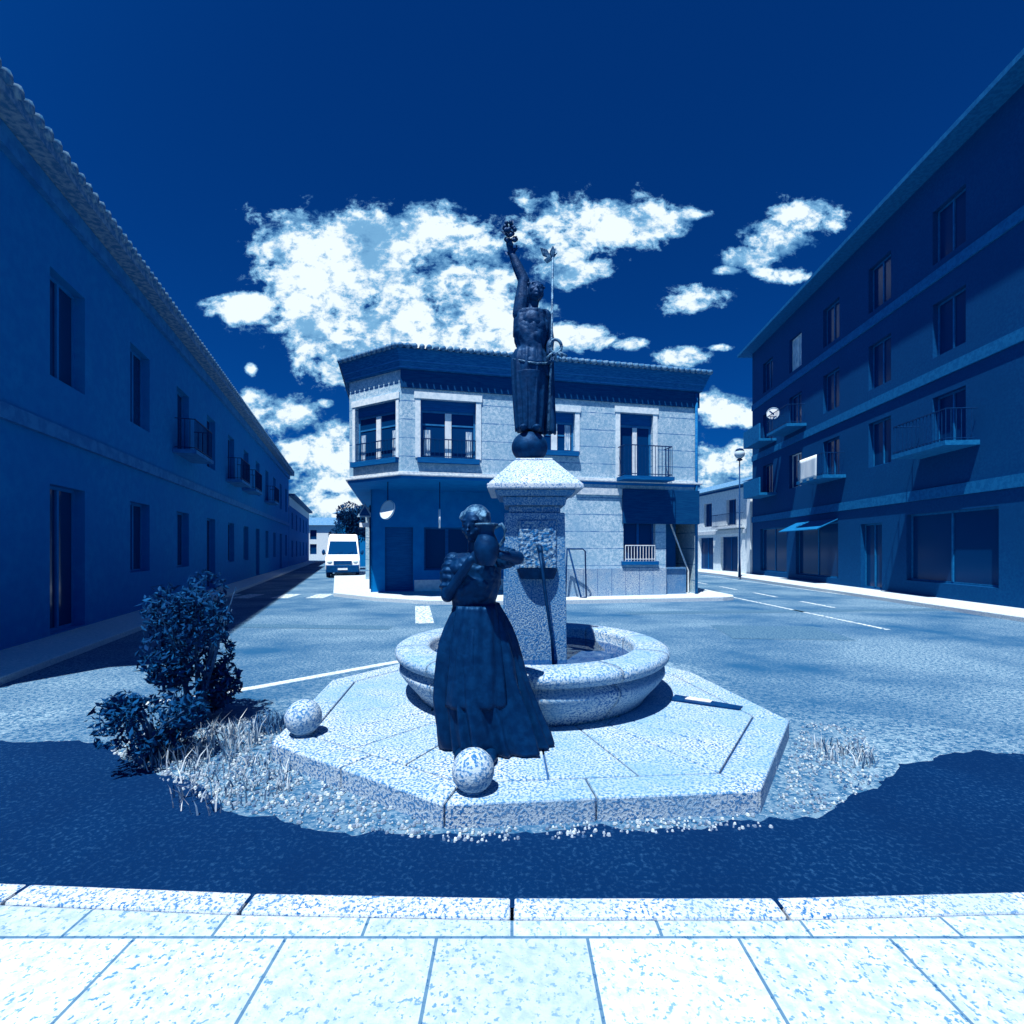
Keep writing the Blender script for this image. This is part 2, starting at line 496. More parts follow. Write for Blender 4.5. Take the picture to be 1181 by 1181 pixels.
house_pave = [(-6.4, 17.4), (-4.4, 15.75), (-2.6, 14.85), (-1.2, 14.66), (1.5, 14.92), (6.9, 15.85), (7.35, 16.1), (7.55, 16.6), (7.4, 30), (-12.6, 34.5)]
pavement('house_pavement', house_pave)
def along(F, d): return [tuple(F.at(s_, 0, d).xy) for s_ in (-3, F.len + 24)]
_l = lambda y, o: (-12.5 - 0.335 * (y - 20.9) + o, y)
pavement('left_pavement', [_l(2, -0.2), _l(2, 1.15), _l(66, 1.15), _l(66, -0.2)], 0.10)
_r = lambda y, o: (15.2 - 0.093 * (30.7 - y) - o, y)
pavement('right_pavement', [_r(4, -0.2), _r(4, 1.35), _r(30.7, 2.1), (12.6, 60), (15.2, 60), _r(30.7, -0.2)], 0.12)

# the pavement the camera stands on, its kerb curving round the fountain
near_edge = [(-9, 2.42), (-5.5, 2.34), (-3.6, 2.26), (-2.3, 2.19), (-1.2, 2.13), (0.0, 2.10), (1.2, 2.10), (2.4, 2.14), (4.0, 2.22), (6.5, 2.36), (9, 2.5)]
pavement('near_pavement', near_edge + [(9, -7.5), (-9, -7.5)], 0.10, M['near_paving'])
# granite kerbstones along its edge, butted end to end
kg = G()
def offset(poly, d):
    out = []
    for i, p in enumerate(poly):
        a = Vector(poly[max(0, i - 1)]); b = Vector(poly[min(len(poly) - 1, i + 1)])
        t = (b - a).normalized()
        out.append(Vector(p) + Vector((-t.y, t.x)) * d)
    return out
ko = offset(near_edge, 0.12)
for i in range(len(near_edge) - 1):
    a, b, c, d = Vector(near_edge[i]), Vector(near_edge[i + 1]), ko[i + 1], ko[i]
    nseg = max(1, int((b - a).length / 0.9))
    for k in range(nseg):
        f0, f1 = (k + 0.006) / nseg, (k + 1 - 0.006) / nseg
        q = [a.lerp(b, f0), a.lerp(b, f1), d.lerp(c, f1), d.lerp(c, f0)]
        kg.prism([(p.x, p.y) for p in q], -0.04, 0.108)
tag(kg.build('near_kerb', M['granite_smooth'], bevel=0.012), kind='structure')

# dark repaired tarmac between that kerb and the fountain platform
def ragged(pts, amp, step, seed):
    out = []
    n = len(pts)
    for i in range(n):
        a, b = Vector(pts[i]), Vector(pts[(i + 1) % n])
        k = max(1, int((b - a).length / step))
        for j in range(k):
            p = a.lerp(b, j / k)
            w = noise.noise_vector(Vector((p.x * 3 + seed, p.y * 3, seed))) * amp + noise.noise_vector(Vector((p.x * 11, p.y * 11 + seed, 1))) * amp * 0.5
            out.append((p.x + w.x, p.y + w.y))
    return out
AZ_ = 0.10
ap_edge = [(9, 3.9), (5.2, 4.05), (3.9, 4.35), (3.2, 4.9), (2.9, 5.6), (2.5, 6.6), (1.5, 7.6), (0.2, 7.95), (-0.9, 7.6), (-1.75, 6.85), (-3.0, 5.65), (-3.9, 5.0), (-5.5, 4.65), (-9, 4.6)]
pavement('apron', [tuple(p) for p in ko[::-1]][::1] + [(-9, 2.6)] + ap_edge[::-1] + [(9, 2.7)], AZ_, M['asphalt'])
ek = G()
ei = offset(ap_edge, 0.13)
for i in range(8, len(ap_edge) - 3):
    ring_ = [ap_edge[i], ap_edge[i + 1], tuple(ei[i + 1]), tuple(ei[i])]
    ek.prism(ring_, AZ_ - 0.02, AZ_ + 0.006)
tag(ek.build('apron_kerb', M['paving'], bevel=0.006), kind='structure')
up_edge = [(9, 3.6), (5.0, 3.7), (3.6, 3.8), (2.9, 3.6), (2.2, 3.1), (1.6, 2.86), (0.4, 2.76), (-0.5, 2.70), (-1.2, 2.80), (-1.9, 3.06), (-2.6, 3.5), (-3.4, 4.0), (-6, 4.1), (-9, 4.0)]
up_r = ragged(up_edge, 0.09, 0.05, 3.0)
up_r = up_r[:max(i for i, p in enumerate(up_r) if p[0] < -8.0 and p[1] > 3.7) + 1]
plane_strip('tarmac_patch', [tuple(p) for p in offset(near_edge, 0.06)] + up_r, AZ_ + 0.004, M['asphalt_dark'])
def inside(p, poly):
    c = False
    for i in range(len(poly)):
        (x1, y1), (x2, y2) = poly[i - 1], poly[i]
        if (y1 > p[1]) != (y2 > p[1]) and p[0] < (x2 - x1) * (p[1] - y1) / (y2 - y1) + x1: c = not c
    return c
def pebbles(zones, seed):
    rnd = random.Random(seed)
    g = G()
    for poly_, n_, r0, r1 in zones:
        xs, ys = [p[0] for p in poly_], [p[1] for p in poly_]
        k = 0
        while k < n_:
            p = (rnd.uniform(min(xs), max(xs)), rnd.uniform(min(ys), max(ys)))
            k += 1
            if not inside(p, poly_): continue
            if noise.noise(Vector((p[0] * 4, p[1] * 4, seed))) < rnd.uniform(-0.5, 0.15): continue
            r = r0 + (r1 - r0) * rnd.random() ** 2
            c = Vector((p[0], p[1], AZ_ + 0.004 + r * 0.35))
            o_ = [Vector((rnd.uniform(0.75, 1.2) * math.cos(t), rnd.uniform(0.75, 1.2) * math.sin(t), 0)) * r for t in (0.2, 1.3, 2.4, 3.5, 4.5, 5.5)]
            vs = [c + q - Vector((0, 0, r * 0.4)) for q in o_] + [c + q * 0.62 + Vector((0, 0, r * rnd.uniform(0.35, 0.6))) for q in o_]
            g.add(vs, [(6, 7, 8, 9, 10, 11)] + [(i, (i + 1) % 6, 6 + (i + 1) % 6, 6 + i) for i in range(6)])
    return tag(g.build('gravel', M['pebble'], fix=False), kind='stuff')
pebbles([([(-3.3, 4.7), (-3.2, 3.85), (-2.5, 3.40), (-1.9, 3.05), (-1.1, 2.78), (-0.4, 2.66), (-0.42, 2.80), (-1.8, 3.62), (-2.1, 4.6)], 8500, 0.005, 0.016),
         ([(1.5, 2.86), (2.0, 2.98), (2.7, 3.5), (3.1, 4.3), (2.7, 4.5), (2.40, 4.1)], 2600, 0.005, 0.013),
         ([(-0.4, 2.62), (1.5, 2.78), (1.5, 2.92), (-0.38, 2.76)], 900, 0.006, 0.014)], 5)

# older repairs in the carriageway
plane_strip('road_patch', ragged([(4.2, 9.2), (6.4, 9.0), (6.6, 10.6), (4.4, 10.8)], 0.02, 0.15, 2.0), 0.004, M['road_old'])
plane_strip('road_patch', ragged([(-7.2, 10.6), (-2.6, 10.2), (-2.6, 10.7), (-7.2, 11.1)], 0.02, 0.15, 4.0), 0.004, M['road_old'])
plane_strip('road_patch', ragged([(3.0, 12.6), (12.2, 13.4), (12.2, 13.9), (3.0, 13.1)], 0.02, 0.2, 6.0), 0.004, M['road_old'])

# painted markings
def marking(polys, nm='road_marking'):
    g = G()
    for p in polys: g.sheet(p, 0.004)
    return tag(g.build(nm, M['road_paint'], fix=False), kind='structure')
def seg(a, b, w):
    a, b = Vector(a), Vector(b)
    t = (b - a).normalized(); n = Vector((-t.y, t.x)) * w / 2
    return [tuple(a - n), tuple(b - n), tuple(b + n), tuple(a + n)]
zb = []
for px in (262, 290, 333, 372):
    x, y = ground_at(px, 687.5)
    zb.append([(x - 0.30, y - 0.75), (x + 0.30, y - 0.75), (x + 0.13, y + 0.75), (x - 0.47, y + 0.75)])
marking(zb)
a, b = ground_at(487, 699), ground_at(490, 719)
marking([seg(a, b, 0.42)])
marking([seg((7.9, 10.2), (7.75, 17.2), 0.12), seg((7.75, 17.2), (8.6, 29), 0.12)])
marking([seg((9.3 + 0.02 * k, 14.0 + 3.1 * k), (9.35 + 0.02 * k, 15.7 + 3.1 * k), 0.14) for k in range(8)])
marking([seg((12.3, 16), (12.2, 40), 0.10)])
# ------------------------------------------------------------------ windows
def window(root, F, h, rev=0.15, mull=0.12, frame=M['white_frame'], fw=0.06, curtain=False, box=0.0, transom=None, panes='glass', sill=False, mullion=None):
    a, b, e, f = h
    fr = G()
    d0, d1 = -rev - 0.06, -rev + 0.0
    top = f - box
    fr.obox(F, a, a + fw, d0, d1, e, top); fr.obox(F, b - fw, b, d0, d1, e, top)
    fr.obox(F, a + fw, b - fw, d0, d1 - 0.002, e, e + fw); fr.obox(F, a + fw, b - fw, d0, d1 - 0.002, top - fw, top)
    mg = None
    if mull and mullion:
        c = (a + b) / 2
        mg = G().obox(F, c - mull / 2, c + mull / 2, d0, d1 + 0.012, e + fw, top - fw)
    elif mull:
        c = (a + b) / 2
        fr.obox(F, c - mull / 2, c + mull / 2, d0, d1 + 0.012, e + fw, top - fw)
    if transom:
        fr.obox(F, a + fw, b - fw, d0 + 0.01, d1 - 0.01, transom - 0.025, transom + 0.025)
    w = fr.build('window', frame, root)
    if mg: mg.build('mullion', mullion, w)
    G().obox(F, a + 0.01, b - 0.01, d0 + 0.02, d0 + 0.035, e + 0.01, top - 0.01).build('pane', M[panes], w)
    if box:
        G().obox(F, a, b, d0, d1 + 0.03, top, f).build('shutter_box', M['shutter'], w)
    if curtain:
        for s0, s1 in ((a + 0.10, a + 0.32), (b - 0.3, b - 0.1)):
            n = 8
            cg = G()
            for i in range(n):
                t0, t1 = s0 + (s1 - s0) * i / n, s0 + (s1 - s0) * (i + 1) / n
                z = (i % 2) * 0.02
                cg.hexa([F.at(t0, e + 0.08, d0 + 0.045 + z), F.at(t1, e + 0.08, d0 + 0.065 - z), F.at(t1, e + 0.08, d0 + 0.037), F.at(t0, e + 0.08, d0 + 0.037),
                         F.at(t0, e + 0.9, d0 + 0.045 + z), F.at(t1, e + 0.9, d0 + 0.065 - z), F.at(t1, e + 0.9, d0 + 0.037), F.at(t0, e + 0.9, d0 + 0.037)])
            cg.build('curtain', M['curtain'], w)
    if sill:
        G().obox(F, a - 0.1, b + 0.1, 0.002, 0.10, e - 0.09, e).build('sill', M['moulding'], w)
    return w


def railing(F, s0, s1, d, z0, z1, pitch=0.11, r=0.011, sides=0.0):
    g = G()
    g.obox(F, s0, s1, d - 0.016, d + 0.016, z1 - 0.03, z1); g.obox(F, s0, s1, d - 0.012, d + 0.012, z0 + 0.06, z0 + 0.085)
    n = max(2, int((s1 - s0) / pitch))
    for i in range(n + 1):
        s = s0 + (s1 - s0) * i / n
        g.tube([F.at(s, z0, d), F.at(s, z1 - 0.01, d)], r, 6)
    if sides:
        for s in (s0, s1):
            g.tube([F.at(s, z1 - 0.015, d), F.at(s, z1 - 0.015, d - sides)], 0.016, 6)
            g.tube([F.at(s, z0 + 0.07, d), F.at(s, z0 + 0.07, d - sides)], 0.012, 6)
            m = max(2, int(sides / pitch))
            for i in range(1, m):
                dd = d - sides * i / m
                g.tube([F.at(s, z0, dd), F.at(s, z1 - 0.02, dd)], r, 6)
    return g


# ------------------------------------------------------------------ corner house
C0, RR, LL = Vector((-3.37, 14.8)), Vector((6.51, 17.0)), Vector((-5.35, 15.98))
RB, LB = Vector((4.55, 25.8)), Vector((-7.6, 25.2))
FF = Face(C0, RR)                    # long front
FL = Face(C0, LL, left=True)         # short chamfered bay to the left
FS = Face(LB, LL)                    # street side
FE = Face(RR, RB)                    # right flank
house = thing('corner_house', 'two storey corner house with striped plaster upper floor and tiled eaves behind the fountain', 'house', (0, 17, 0))
ZC, ZW, ZE = 4.0, 7.17, 7.78
w1 = (FF.s_of(485), FF.s_of(549), 4.5, 6.32)
w2 = (FF.s_of(618), FF.s_of(663), 4.9, 6.2)
wd = (FF.s_of(715), FF.s_of(753), 4.07, 6.3)
w0 = (FL.s_of(457), FL.s_of(410), 4.5, 6.3)
g = G()
g.wall(FF, ZC, ZW, [w1, w2, wd]); g.wall(FL, ZC, ZW, [w0]); g.wall(FS, ZC, ZW); g.wall(FE, 0.1, ZW); g.wall(Face(RB, LB), 0.1, ZW)
g.build('wall', M['plaster'], house)
# ground floor: lit right hand part, set-back shaded part
s_rec, s_nl, s_nr = 4.85, FF.s_of(768), FF.s_of(801)
gw = (FF.s_of(719), FF.s_of(756), 1.28, 3.74)
g = G()
g.wall(FF, 1.06, ZC - 0.15, [gw], s0=s_rec, s1=s_nl)
g.wall(FF, 3.7, ZC - 0.15, s0=s_nl, s1=s_nr); g.wall(FF, 0.1, ZC - 0.15, s0=s_nr)
sw = Face(FF.at(s_rec, 0).xy, FF.at(s_rec, 0, -3.1).xy, left=True)
g.wall(sw, 0.1, ZC - 0.15)
g.build('ground_wall', M['plaster'], house)
g = G(); g.obox(FF, s_rec - 0.004, s_nl, -0.2, 0.035, 0.1, 1.06)
dado = g.build('granite_dado', M['granite'], house, bevel=0.01)
g = G()
for k in range(1, 8):
    s = s_rec + (s_nl - s_rec) * k / 8
    g.obox(FF, s - 0.006, s + 0.006, 0.03, 0.0375, 0.13, 1.05)
g.obox(FF, s_rec, s_nl, 0.03, 0.0372, 0.125, 0.135)
g.build('joint', M['joint'], dado)
FR = Face(FF.at(-1.1, 0, -3.1).xy, FF.at(s_rec, 0, -3.1).xy)
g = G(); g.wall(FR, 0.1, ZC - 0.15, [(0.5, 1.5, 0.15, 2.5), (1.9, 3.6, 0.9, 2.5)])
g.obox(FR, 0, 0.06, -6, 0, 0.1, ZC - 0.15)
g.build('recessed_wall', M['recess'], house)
G().obox(FR, 0.5, 1.5, -0.2, -0.14, 0.15, 2.5).build('door', M['shutter'], house)
window(house, FR, (1.9, 3.6, 0.9, 2.5), frame=M['shutter'])
G().obox(FR, 1.55, 4.9, 0.0, 0.04, 0.13, 0.55).build('recess_dado', M['plaster_plain'], house)
# niche at the right corner: low panel, sill, sloping handrail, dark back
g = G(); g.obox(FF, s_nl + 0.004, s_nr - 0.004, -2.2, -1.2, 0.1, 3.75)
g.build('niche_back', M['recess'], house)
g = G(); g.obox(FF, s_nl + 0.006, s_nr - 0.25, -0.25, -0.12, 0.1, 1.0); g.obox(FF, s_nl + 0.008, s_nr - 0.3, -0.27, -0.06, 1.0, 1.06)
g.build('niche_panel', M['granite_dark'], house)
g = G(); g.tube([FF.at(s_nl + 0.38, 2.6, -0.35), FF.at(s_nr - 0.02, 0.9, -0.35), FF.at(s_nr - 0.02, 0.15, -0.35)], 0.03)
g.build('handrail', M['white_frame'], house)
# first floor slab: soffit and stepped cornice
out = lambda F, d: F.at(0, 0, d)
def ring(d):
    def meet(Fa, Fb):
        p, q = Fa.at(0, 0, d), Fb.at(0, 0, d)
        den = Fa.d.x * Fb.d.y - Fa.d.y * Fb.d.x
        t = ((q.x - p.x) * Fb.d.y - (q.y - p.y) * Fb.d.x) / den
        r = p + Fa.d * t
        return (r.x, r.y)
    FB = Face(RB, LB)
    return [meet(FL, FF), meet(FF, FE), meet(FE, FB), meet(FB, FS), meet(FS, FL)]
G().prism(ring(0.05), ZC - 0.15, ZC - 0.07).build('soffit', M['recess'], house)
G().prism(ring(0.12), ZC - 0.068, ZC + 0.0).build('cornice', M['moulding'], house, bevel=0.015)
G().prism(ring(0.07), ZC + 0.002, ZC + 0.06).build('cornice', M['moulding'], house, bevel=0.01)
# window surrounds, sills
def surround(F, h, w=0.16, p=0.025):
    g = G(); a, b, e, f = h
    g.obox(F, a - w, a, 0.0, p, e, f); g.obox(F, b, b + w, 0.0, p, e, f)
    g.obox(F, a - w - 0.03, b + w + 0.03, 0.0, p + 0.02, f, f + 0.2)
    return g.build('window_surround', M['plaster_plain'], house)
for F, h in ((FF, w1), (FF, w2), (FF, wd), (FL, w0)): surround(F, h, 0.12 if F is FL else 0.16)
for F, h in ((FF, w1), (FL, w0), (FF, w2)):
    w = window(house, F, h, rev=0.15, mull=0.2, curtain=True, box=0.32, transom=h[3] - 0.75, frame=M['frame_shaded'], mullion=M['white_frame'])
    G().obox(F, h[0] - 0.1, h[1] + 0.1, 0.002, 0.14, h[2] - 0.16, h[2]).build('window_sill', M['shutter'], w)
for F, h in ((FF, w1), (FL, w0)):
    railing(F, h[0] + 0.02, h[1] - 0.02, -0.04, h[2], h[2] + 0.62, 0.13, 0.009).build('window_railing', M['iron'], house)
window(house, FF, wd, rev=0.15, mull=0.16, box=0.38, fw=0.08, frame=M['frame_shaded'], mullion=M['white_frame'])
s0, s1 = FF.s_of(708) + 0.1, FF.s_of(767) - 0.1
bal = G().obox(FF, s0 - 0.06, s1 + 0.06, 0.125, 0.68, ZC - 0.04, ZC + 0.08).build('balcony', M['shutter'], house)
railing(FF, s0, s1, 0.62, ZC + 0.08, ZC + 1.1, 0.115, 0.011, sides=0.5).build('railing', M['iron'], bal)
gwin = window(house, FF, gw, rev=0.15, mull=0.08, frame=M['shutter'])
railing(FF, gw[0] + 0.05, gw[1] - 0.05, 0.05, gw[2] + 0.0, gw[2] + 0.55, 0.1, 0.012).build('grille', M['white_frame'], gwin)
G().obox(FF, gw[0] - 0.08, gw[1] + 0.08, 0.002, 0.1, gw[2] - 0.12, gw[2]).build('window_sill', M['shutter'], gwin)
G().obox(FF, FF.s_of(664), FF.s_of(717), 0.002, 0.06, 3.5, 3.72).build('lintel_band', M['moulding'], house)
G().obox(FF, FF.s_of(718) - 0.02, s_nr + 0.12, 0.003, 0.12, 2.55, 3.72).build('balcony_shade_panel', M['shade_board'], house, bevel=0.01)  # dark panel added in place of the shadow under the balcony
dp = G(); dp.tube([FF.at(FF.len - 0.10, 7.1, 0.06), FF.at(FF.len - 0.10, 0.14, 0.06)], 0.05)
dp.build('downpipe', M['timber'], house, smooth=True)
# coved timber eaves, fascia, tiles
G().obox(FF, -0.03, FF.len + 0.03, 0.003, 0.055, 6.62, ZW - 0.003).build('dark_eave_band', M['shade_board'], house)  # dark strip standing in for the eave shadow, long front only
bot, top_ = ring(0.10), ring(0.30)
n = 5
G().add([(p[0], p[1], ZW) for p in bot] + [(p[0], p[1], ZE - 0.06) for p in top_],
        [tuple(range(n)), tuple(range(n, 2 * n))] + [(i, (i + 1) % n, n + (i + 1) % n, n + i) for i in range(n)]).build('eaves', M['timber'], house)
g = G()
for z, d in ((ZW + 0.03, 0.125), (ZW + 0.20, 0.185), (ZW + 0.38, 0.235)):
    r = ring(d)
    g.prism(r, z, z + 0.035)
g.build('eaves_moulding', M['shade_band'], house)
rr = ring(0.34)
cx, cy = sum(p[0] for p in rr) / 5, sum(p[1] for p in rr) / 5
ridge = [Vector((-3.6, 20.4, ZE + 1.35)), Vector((3.0, 21.4, ZE + 1.35))]
vs = [(p[0], p[1], ZE - 0.05) for p in rr] + [tuple(r) for r in ridge]
roof = G().add(vs, [(0, 1, 6, 5), (1, 2, 6), (2, 3, 5, 6), (3, 4, 5), (4, 0, 5)]).build('roof', M['tile'], house)
g = G()
for F, i0, i1 in ((FF, 0, 1), (FL, 4, 0)):
    a, b = Vector(rr[i0]), Vector(rr[i1])
    k = int((b - a).length / 0.21)
    t = (b - a).normalized(); nrm = Vector((t.y, -t.x))
    for j in range(k):
        p = a.lerp(b, (j + 0.5) / k)
        q0, q1 = p + nrm * 0.05, p - nrm * 0.9
        g.tube([(q0.x, q0.y, ZE - 0.02), (q1.x, q1.y, ZE + 0.30)], [0.085, 0.075], 10)
g.build('roof_tile', M['tile'], roof, smooth=True)

# ------------------------------------------------------------------ left street: long shaded building
def lw(y): return (-12.5 - 0.335 * (y - 20.9), y)
Y0 = 4.6
FA = Face(lw(Y0), lw(44.0))
FA = Face(lw(Y0), lw(44.0), left=FA.n.x < 0)
lb = thing('long_building', 'long shaded two storey terrace along the left side street with slim balconies and tiled eaves', 'building', (-14, 24, 0))
holes = []
for k in range(12):
    s = 1.1 + k * 3.45
    holes.append((s, s + 1.25, 4.9, 6.9))
    holes.append((s, s + 1.25, 0.12 if k % 3 == 1 else 1.1, 2.9))
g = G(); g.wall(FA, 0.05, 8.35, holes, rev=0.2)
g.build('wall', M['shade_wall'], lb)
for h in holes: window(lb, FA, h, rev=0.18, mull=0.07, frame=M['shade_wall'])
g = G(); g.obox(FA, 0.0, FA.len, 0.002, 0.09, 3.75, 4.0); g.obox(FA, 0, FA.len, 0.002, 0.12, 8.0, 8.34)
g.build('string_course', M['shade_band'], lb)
for k in (3, 5, 6, 8):
    s = 1.1 + k * 3.45
    b = G().obox(FA, s - 0.4, s + 1.65, 0.003, 0.65, 4.7, 4.82).build('balcony', M['shade_band'], lb)
    railing(FA, s - 0.36, s + 1.61, 0.6, 4.82, 5.8, 0.13, 0.012, sides=0.55).build('railing', M['iron'], b)
A0 = Vector(lw(Y0))
E1 = Vector(lw(44.0))
rr0 = [FA.at(-0.4, 0, 0.45), FA.at(FA.len + 0.3, 0, 0.45), FA.at(FA.len + 0.3, 0, -9), FA.at(-0.4, 0, -9)]
G().prism([(p.x, p.y) for p in rr0], 8.36, 8.56).build('roof', M['tile'], lb)
g = G()
for j in range(int(FA.len / 0.26)):
    q = FA.at(0.13 + j * 0.26, 8.60, 0.5); q2 = FA.at(0.13 + j * 0.26, 8.72, -0.6)
    g.tube([q, q2], [0.10, 0.09], 8)
g.build('roof_tile', M['tile'], lb, smooth=True)
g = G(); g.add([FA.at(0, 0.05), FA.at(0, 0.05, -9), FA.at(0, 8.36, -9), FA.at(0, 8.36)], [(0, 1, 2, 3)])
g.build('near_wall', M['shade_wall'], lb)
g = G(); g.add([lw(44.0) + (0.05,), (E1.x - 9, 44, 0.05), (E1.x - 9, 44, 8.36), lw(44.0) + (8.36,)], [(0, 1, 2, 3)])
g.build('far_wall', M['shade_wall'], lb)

# next house along the same street, lower, with a pale band under its eaves
FB2 = Face(lw(44.3), lw(66.0)); FB2 = Face(lw(44.3), lw(66.0), left=FB2.n.x < 0)
nb = thing('terrace_house', 'lower house beyond the long terrace at the far end of the left street', 'house', (-22, 55, 0))
hs = [(2 + 4 * k, 3.2 + 4 * k, 3.6, 5.2) for k in range(5)] + [(2 + 4 * k, 3.2 + 4 * k, 0.9, 2.5) for k in range(5)]
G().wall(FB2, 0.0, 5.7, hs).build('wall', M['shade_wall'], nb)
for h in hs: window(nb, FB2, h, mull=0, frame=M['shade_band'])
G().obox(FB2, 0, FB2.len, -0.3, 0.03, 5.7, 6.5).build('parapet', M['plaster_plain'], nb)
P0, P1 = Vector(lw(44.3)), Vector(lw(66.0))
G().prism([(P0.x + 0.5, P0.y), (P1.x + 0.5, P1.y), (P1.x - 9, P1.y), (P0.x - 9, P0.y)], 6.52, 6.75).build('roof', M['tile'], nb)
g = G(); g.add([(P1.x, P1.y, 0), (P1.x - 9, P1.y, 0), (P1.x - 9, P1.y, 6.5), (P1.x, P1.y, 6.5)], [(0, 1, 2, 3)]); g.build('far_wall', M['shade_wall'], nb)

# ------------------------------------------------------------------ right: tall brick block and the low row behind it
T1 = Vector((15.2, 30.7))
T0 = Vector((15.2 - 0.093 * (30.7 - 9.0), 9.0))
FT = Face(T1, T0)
tall = thing('brick_block', 'tall dark brick apartment block with balconies on the right', 'apartment block', (20, 25, 0))
HT = 14.0
th = []
for k in range(6):
    for r_ in range(3):
        z = 4.9 + 3.05 * r_
        s = 1.6 + k * 3.3
        th.append((s, s + 1.3, z, z + 1.75))
th += [(1.2, 4.6, 0.4, 2.9), (5.6, 9.4, 0.4, 2.9), (11.0, 12.3, 0.15, 2.7), (13.6, 17.2, 0.6, 2.9), (18.2, 20.6, 0.6, 2.9)]
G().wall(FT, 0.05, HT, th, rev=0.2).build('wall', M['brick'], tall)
for i, h in enumerate(th):
    w = window(tall, FT, h, rev=0.16, mull=0.06, frame=M['white_frame'] if i in (5, 3) else M['brick_band'], panes='curtain' if i == 5 else 'glass')
for k, r_ in ((0, 0), (0, 1), (1, 1), (2, 0), (4, 0)):
    z = 4.75 + 3.05 * r_; s = 1.6 + k * 3.3
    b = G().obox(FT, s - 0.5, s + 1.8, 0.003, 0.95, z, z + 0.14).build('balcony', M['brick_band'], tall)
    if k == 0:
        G().obox(FT, s - 0.5, s + 1.8, 0.87, 0.95, z + 0.142, z + 1.0).build('parapet', M['brick_band'], b)
    else:
        railing(FT, s - 0.46, s + 1.76, 0.9, z + 0.14, z + 1.1, 0.14, 0.012, sides=0.85).build('railing', M['iron'], b)
g = G()
for z in (3.35, 7.2, 10.4): g.obox(FT, 0, FT.len, 0.002, 0.06, z, z + 0.35)
g.build('string_course', M['brick_band'], tall)
aw = G()
aw.hexa([FT.at(5.7, 3.0, 0.003), FT.at(9.4, 3.0, 0.003), FT.at(9.4, 2.55, 0.9), FT.at(5.7, 2.55, 0.9), FT.at(5.7, 3.04, 0.003), FT.at(9.4, 3.04, 0.003), FT.at(9.4, 2.59, 0.9), FT.at(5.7, 2.59, 0.9)])
aw.build('awning', M['brick_band'], tall)
e1 = FT.at(-0.5, 0, 0.75); e0 = FT.at(FT.len + 0.5, 0, 0.75)
G().prism([(e0.x, e0.y - 0.2), (T0.x + 20, T0.y - 0.7), (T1.x + 20, 31.2), (e1.x, e1.y)], HT, HT + 0.16).build('roof', M['brick_band'], tall)
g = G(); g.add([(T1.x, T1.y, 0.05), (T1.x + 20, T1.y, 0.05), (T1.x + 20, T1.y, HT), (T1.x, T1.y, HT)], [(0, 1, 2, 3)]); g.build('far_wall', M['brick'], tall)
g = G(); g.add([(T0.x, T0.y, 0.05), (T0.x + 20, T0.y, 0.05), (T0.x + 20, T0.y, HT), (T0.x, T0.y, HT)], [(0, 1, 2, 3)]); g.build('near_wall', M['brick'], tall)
# round projecting clock-like sign, laundry
def disc(name, label, c, r, n, m=M['sign_white'], bar=None, bracket=None, cat='sign', group=None, rim=None):
    n = Vector(n).normalized()
    root = thing(name, label, cat, tuple(c), group)
    c = Vector(c)
    g = G(); g.tube([c - n * 0.02, c + n * 0.02], r, 32)
    p = g.build('panel', m, root, bevel=0.004)
    if rim:
        x = n.cross(Vector((0, 0, 1))).normalized(); y = x.cross(n)
        G().tube([c + n * 0.018 + (x * math.cos(t) + y * math.sin(t)) * (r - 0.012) for t in [i * math.pi / 16 for i in range(32)]], 0.02, 6, closed=True).build('rim', rim, root)
    if bar:
        x = n.cross(Vector((0, 0, 1))).normalized(); y = x.cross(n)
        dv = (x * bar[0] + y * bar[1]).normalized()
        G().tube([c + n * 0.025 - dv * r * 0.75, c + n * 0.025 + dv * r * 0.2], 0.025, 6).build('pointer', M['iron'], root)
    if bracket:
        G().tube([c - n * 0.015 if bracket == 'n' else c, Vector(bracket)], 0.02, 6).build('bracket', M['iron'], root)
    return root
cp = at(891.5, 477, 26.4)
wp = FT.at(2.2, cp.z, 0.0)
disc('round_sign', 'round white projecting sign with a dark diagonal hand on the dark brick block', cp, 0.32, (-0.45, -0.9, 0), bar=(-0.6, -0.6), bracket=(wp.x, wp.y, wp.z), rim=M['sign_border'])
# pale sheet over a balcony rail
lg = G()
pts = []
for i in range(9):
    for j in range(7):
        p = FT.at(8.0 + 1.5 * i / 8, 5.85 - 1.05 * j / 6 + 0.0, 0.94 + 0.02 * math.sin(i * 1.9) * j / 6)
        pts.append(p)
lg.add(pts, [(i * 7 + j, i * 7 + j + 1, (i + 1) * 7 + j + 1, (i + 1) * 7 + j) for i in range(8) for j in range(6)])
o = lg.build('laundry_sheet', M['whitewash'], smooth=True)
sm = o.modifiers.new('thick', 'SOLIDIFY'); sm.thickness = 0.006
tag(o, 'white sheet hung over a balcony rail on the dark brick block', 'laundry')

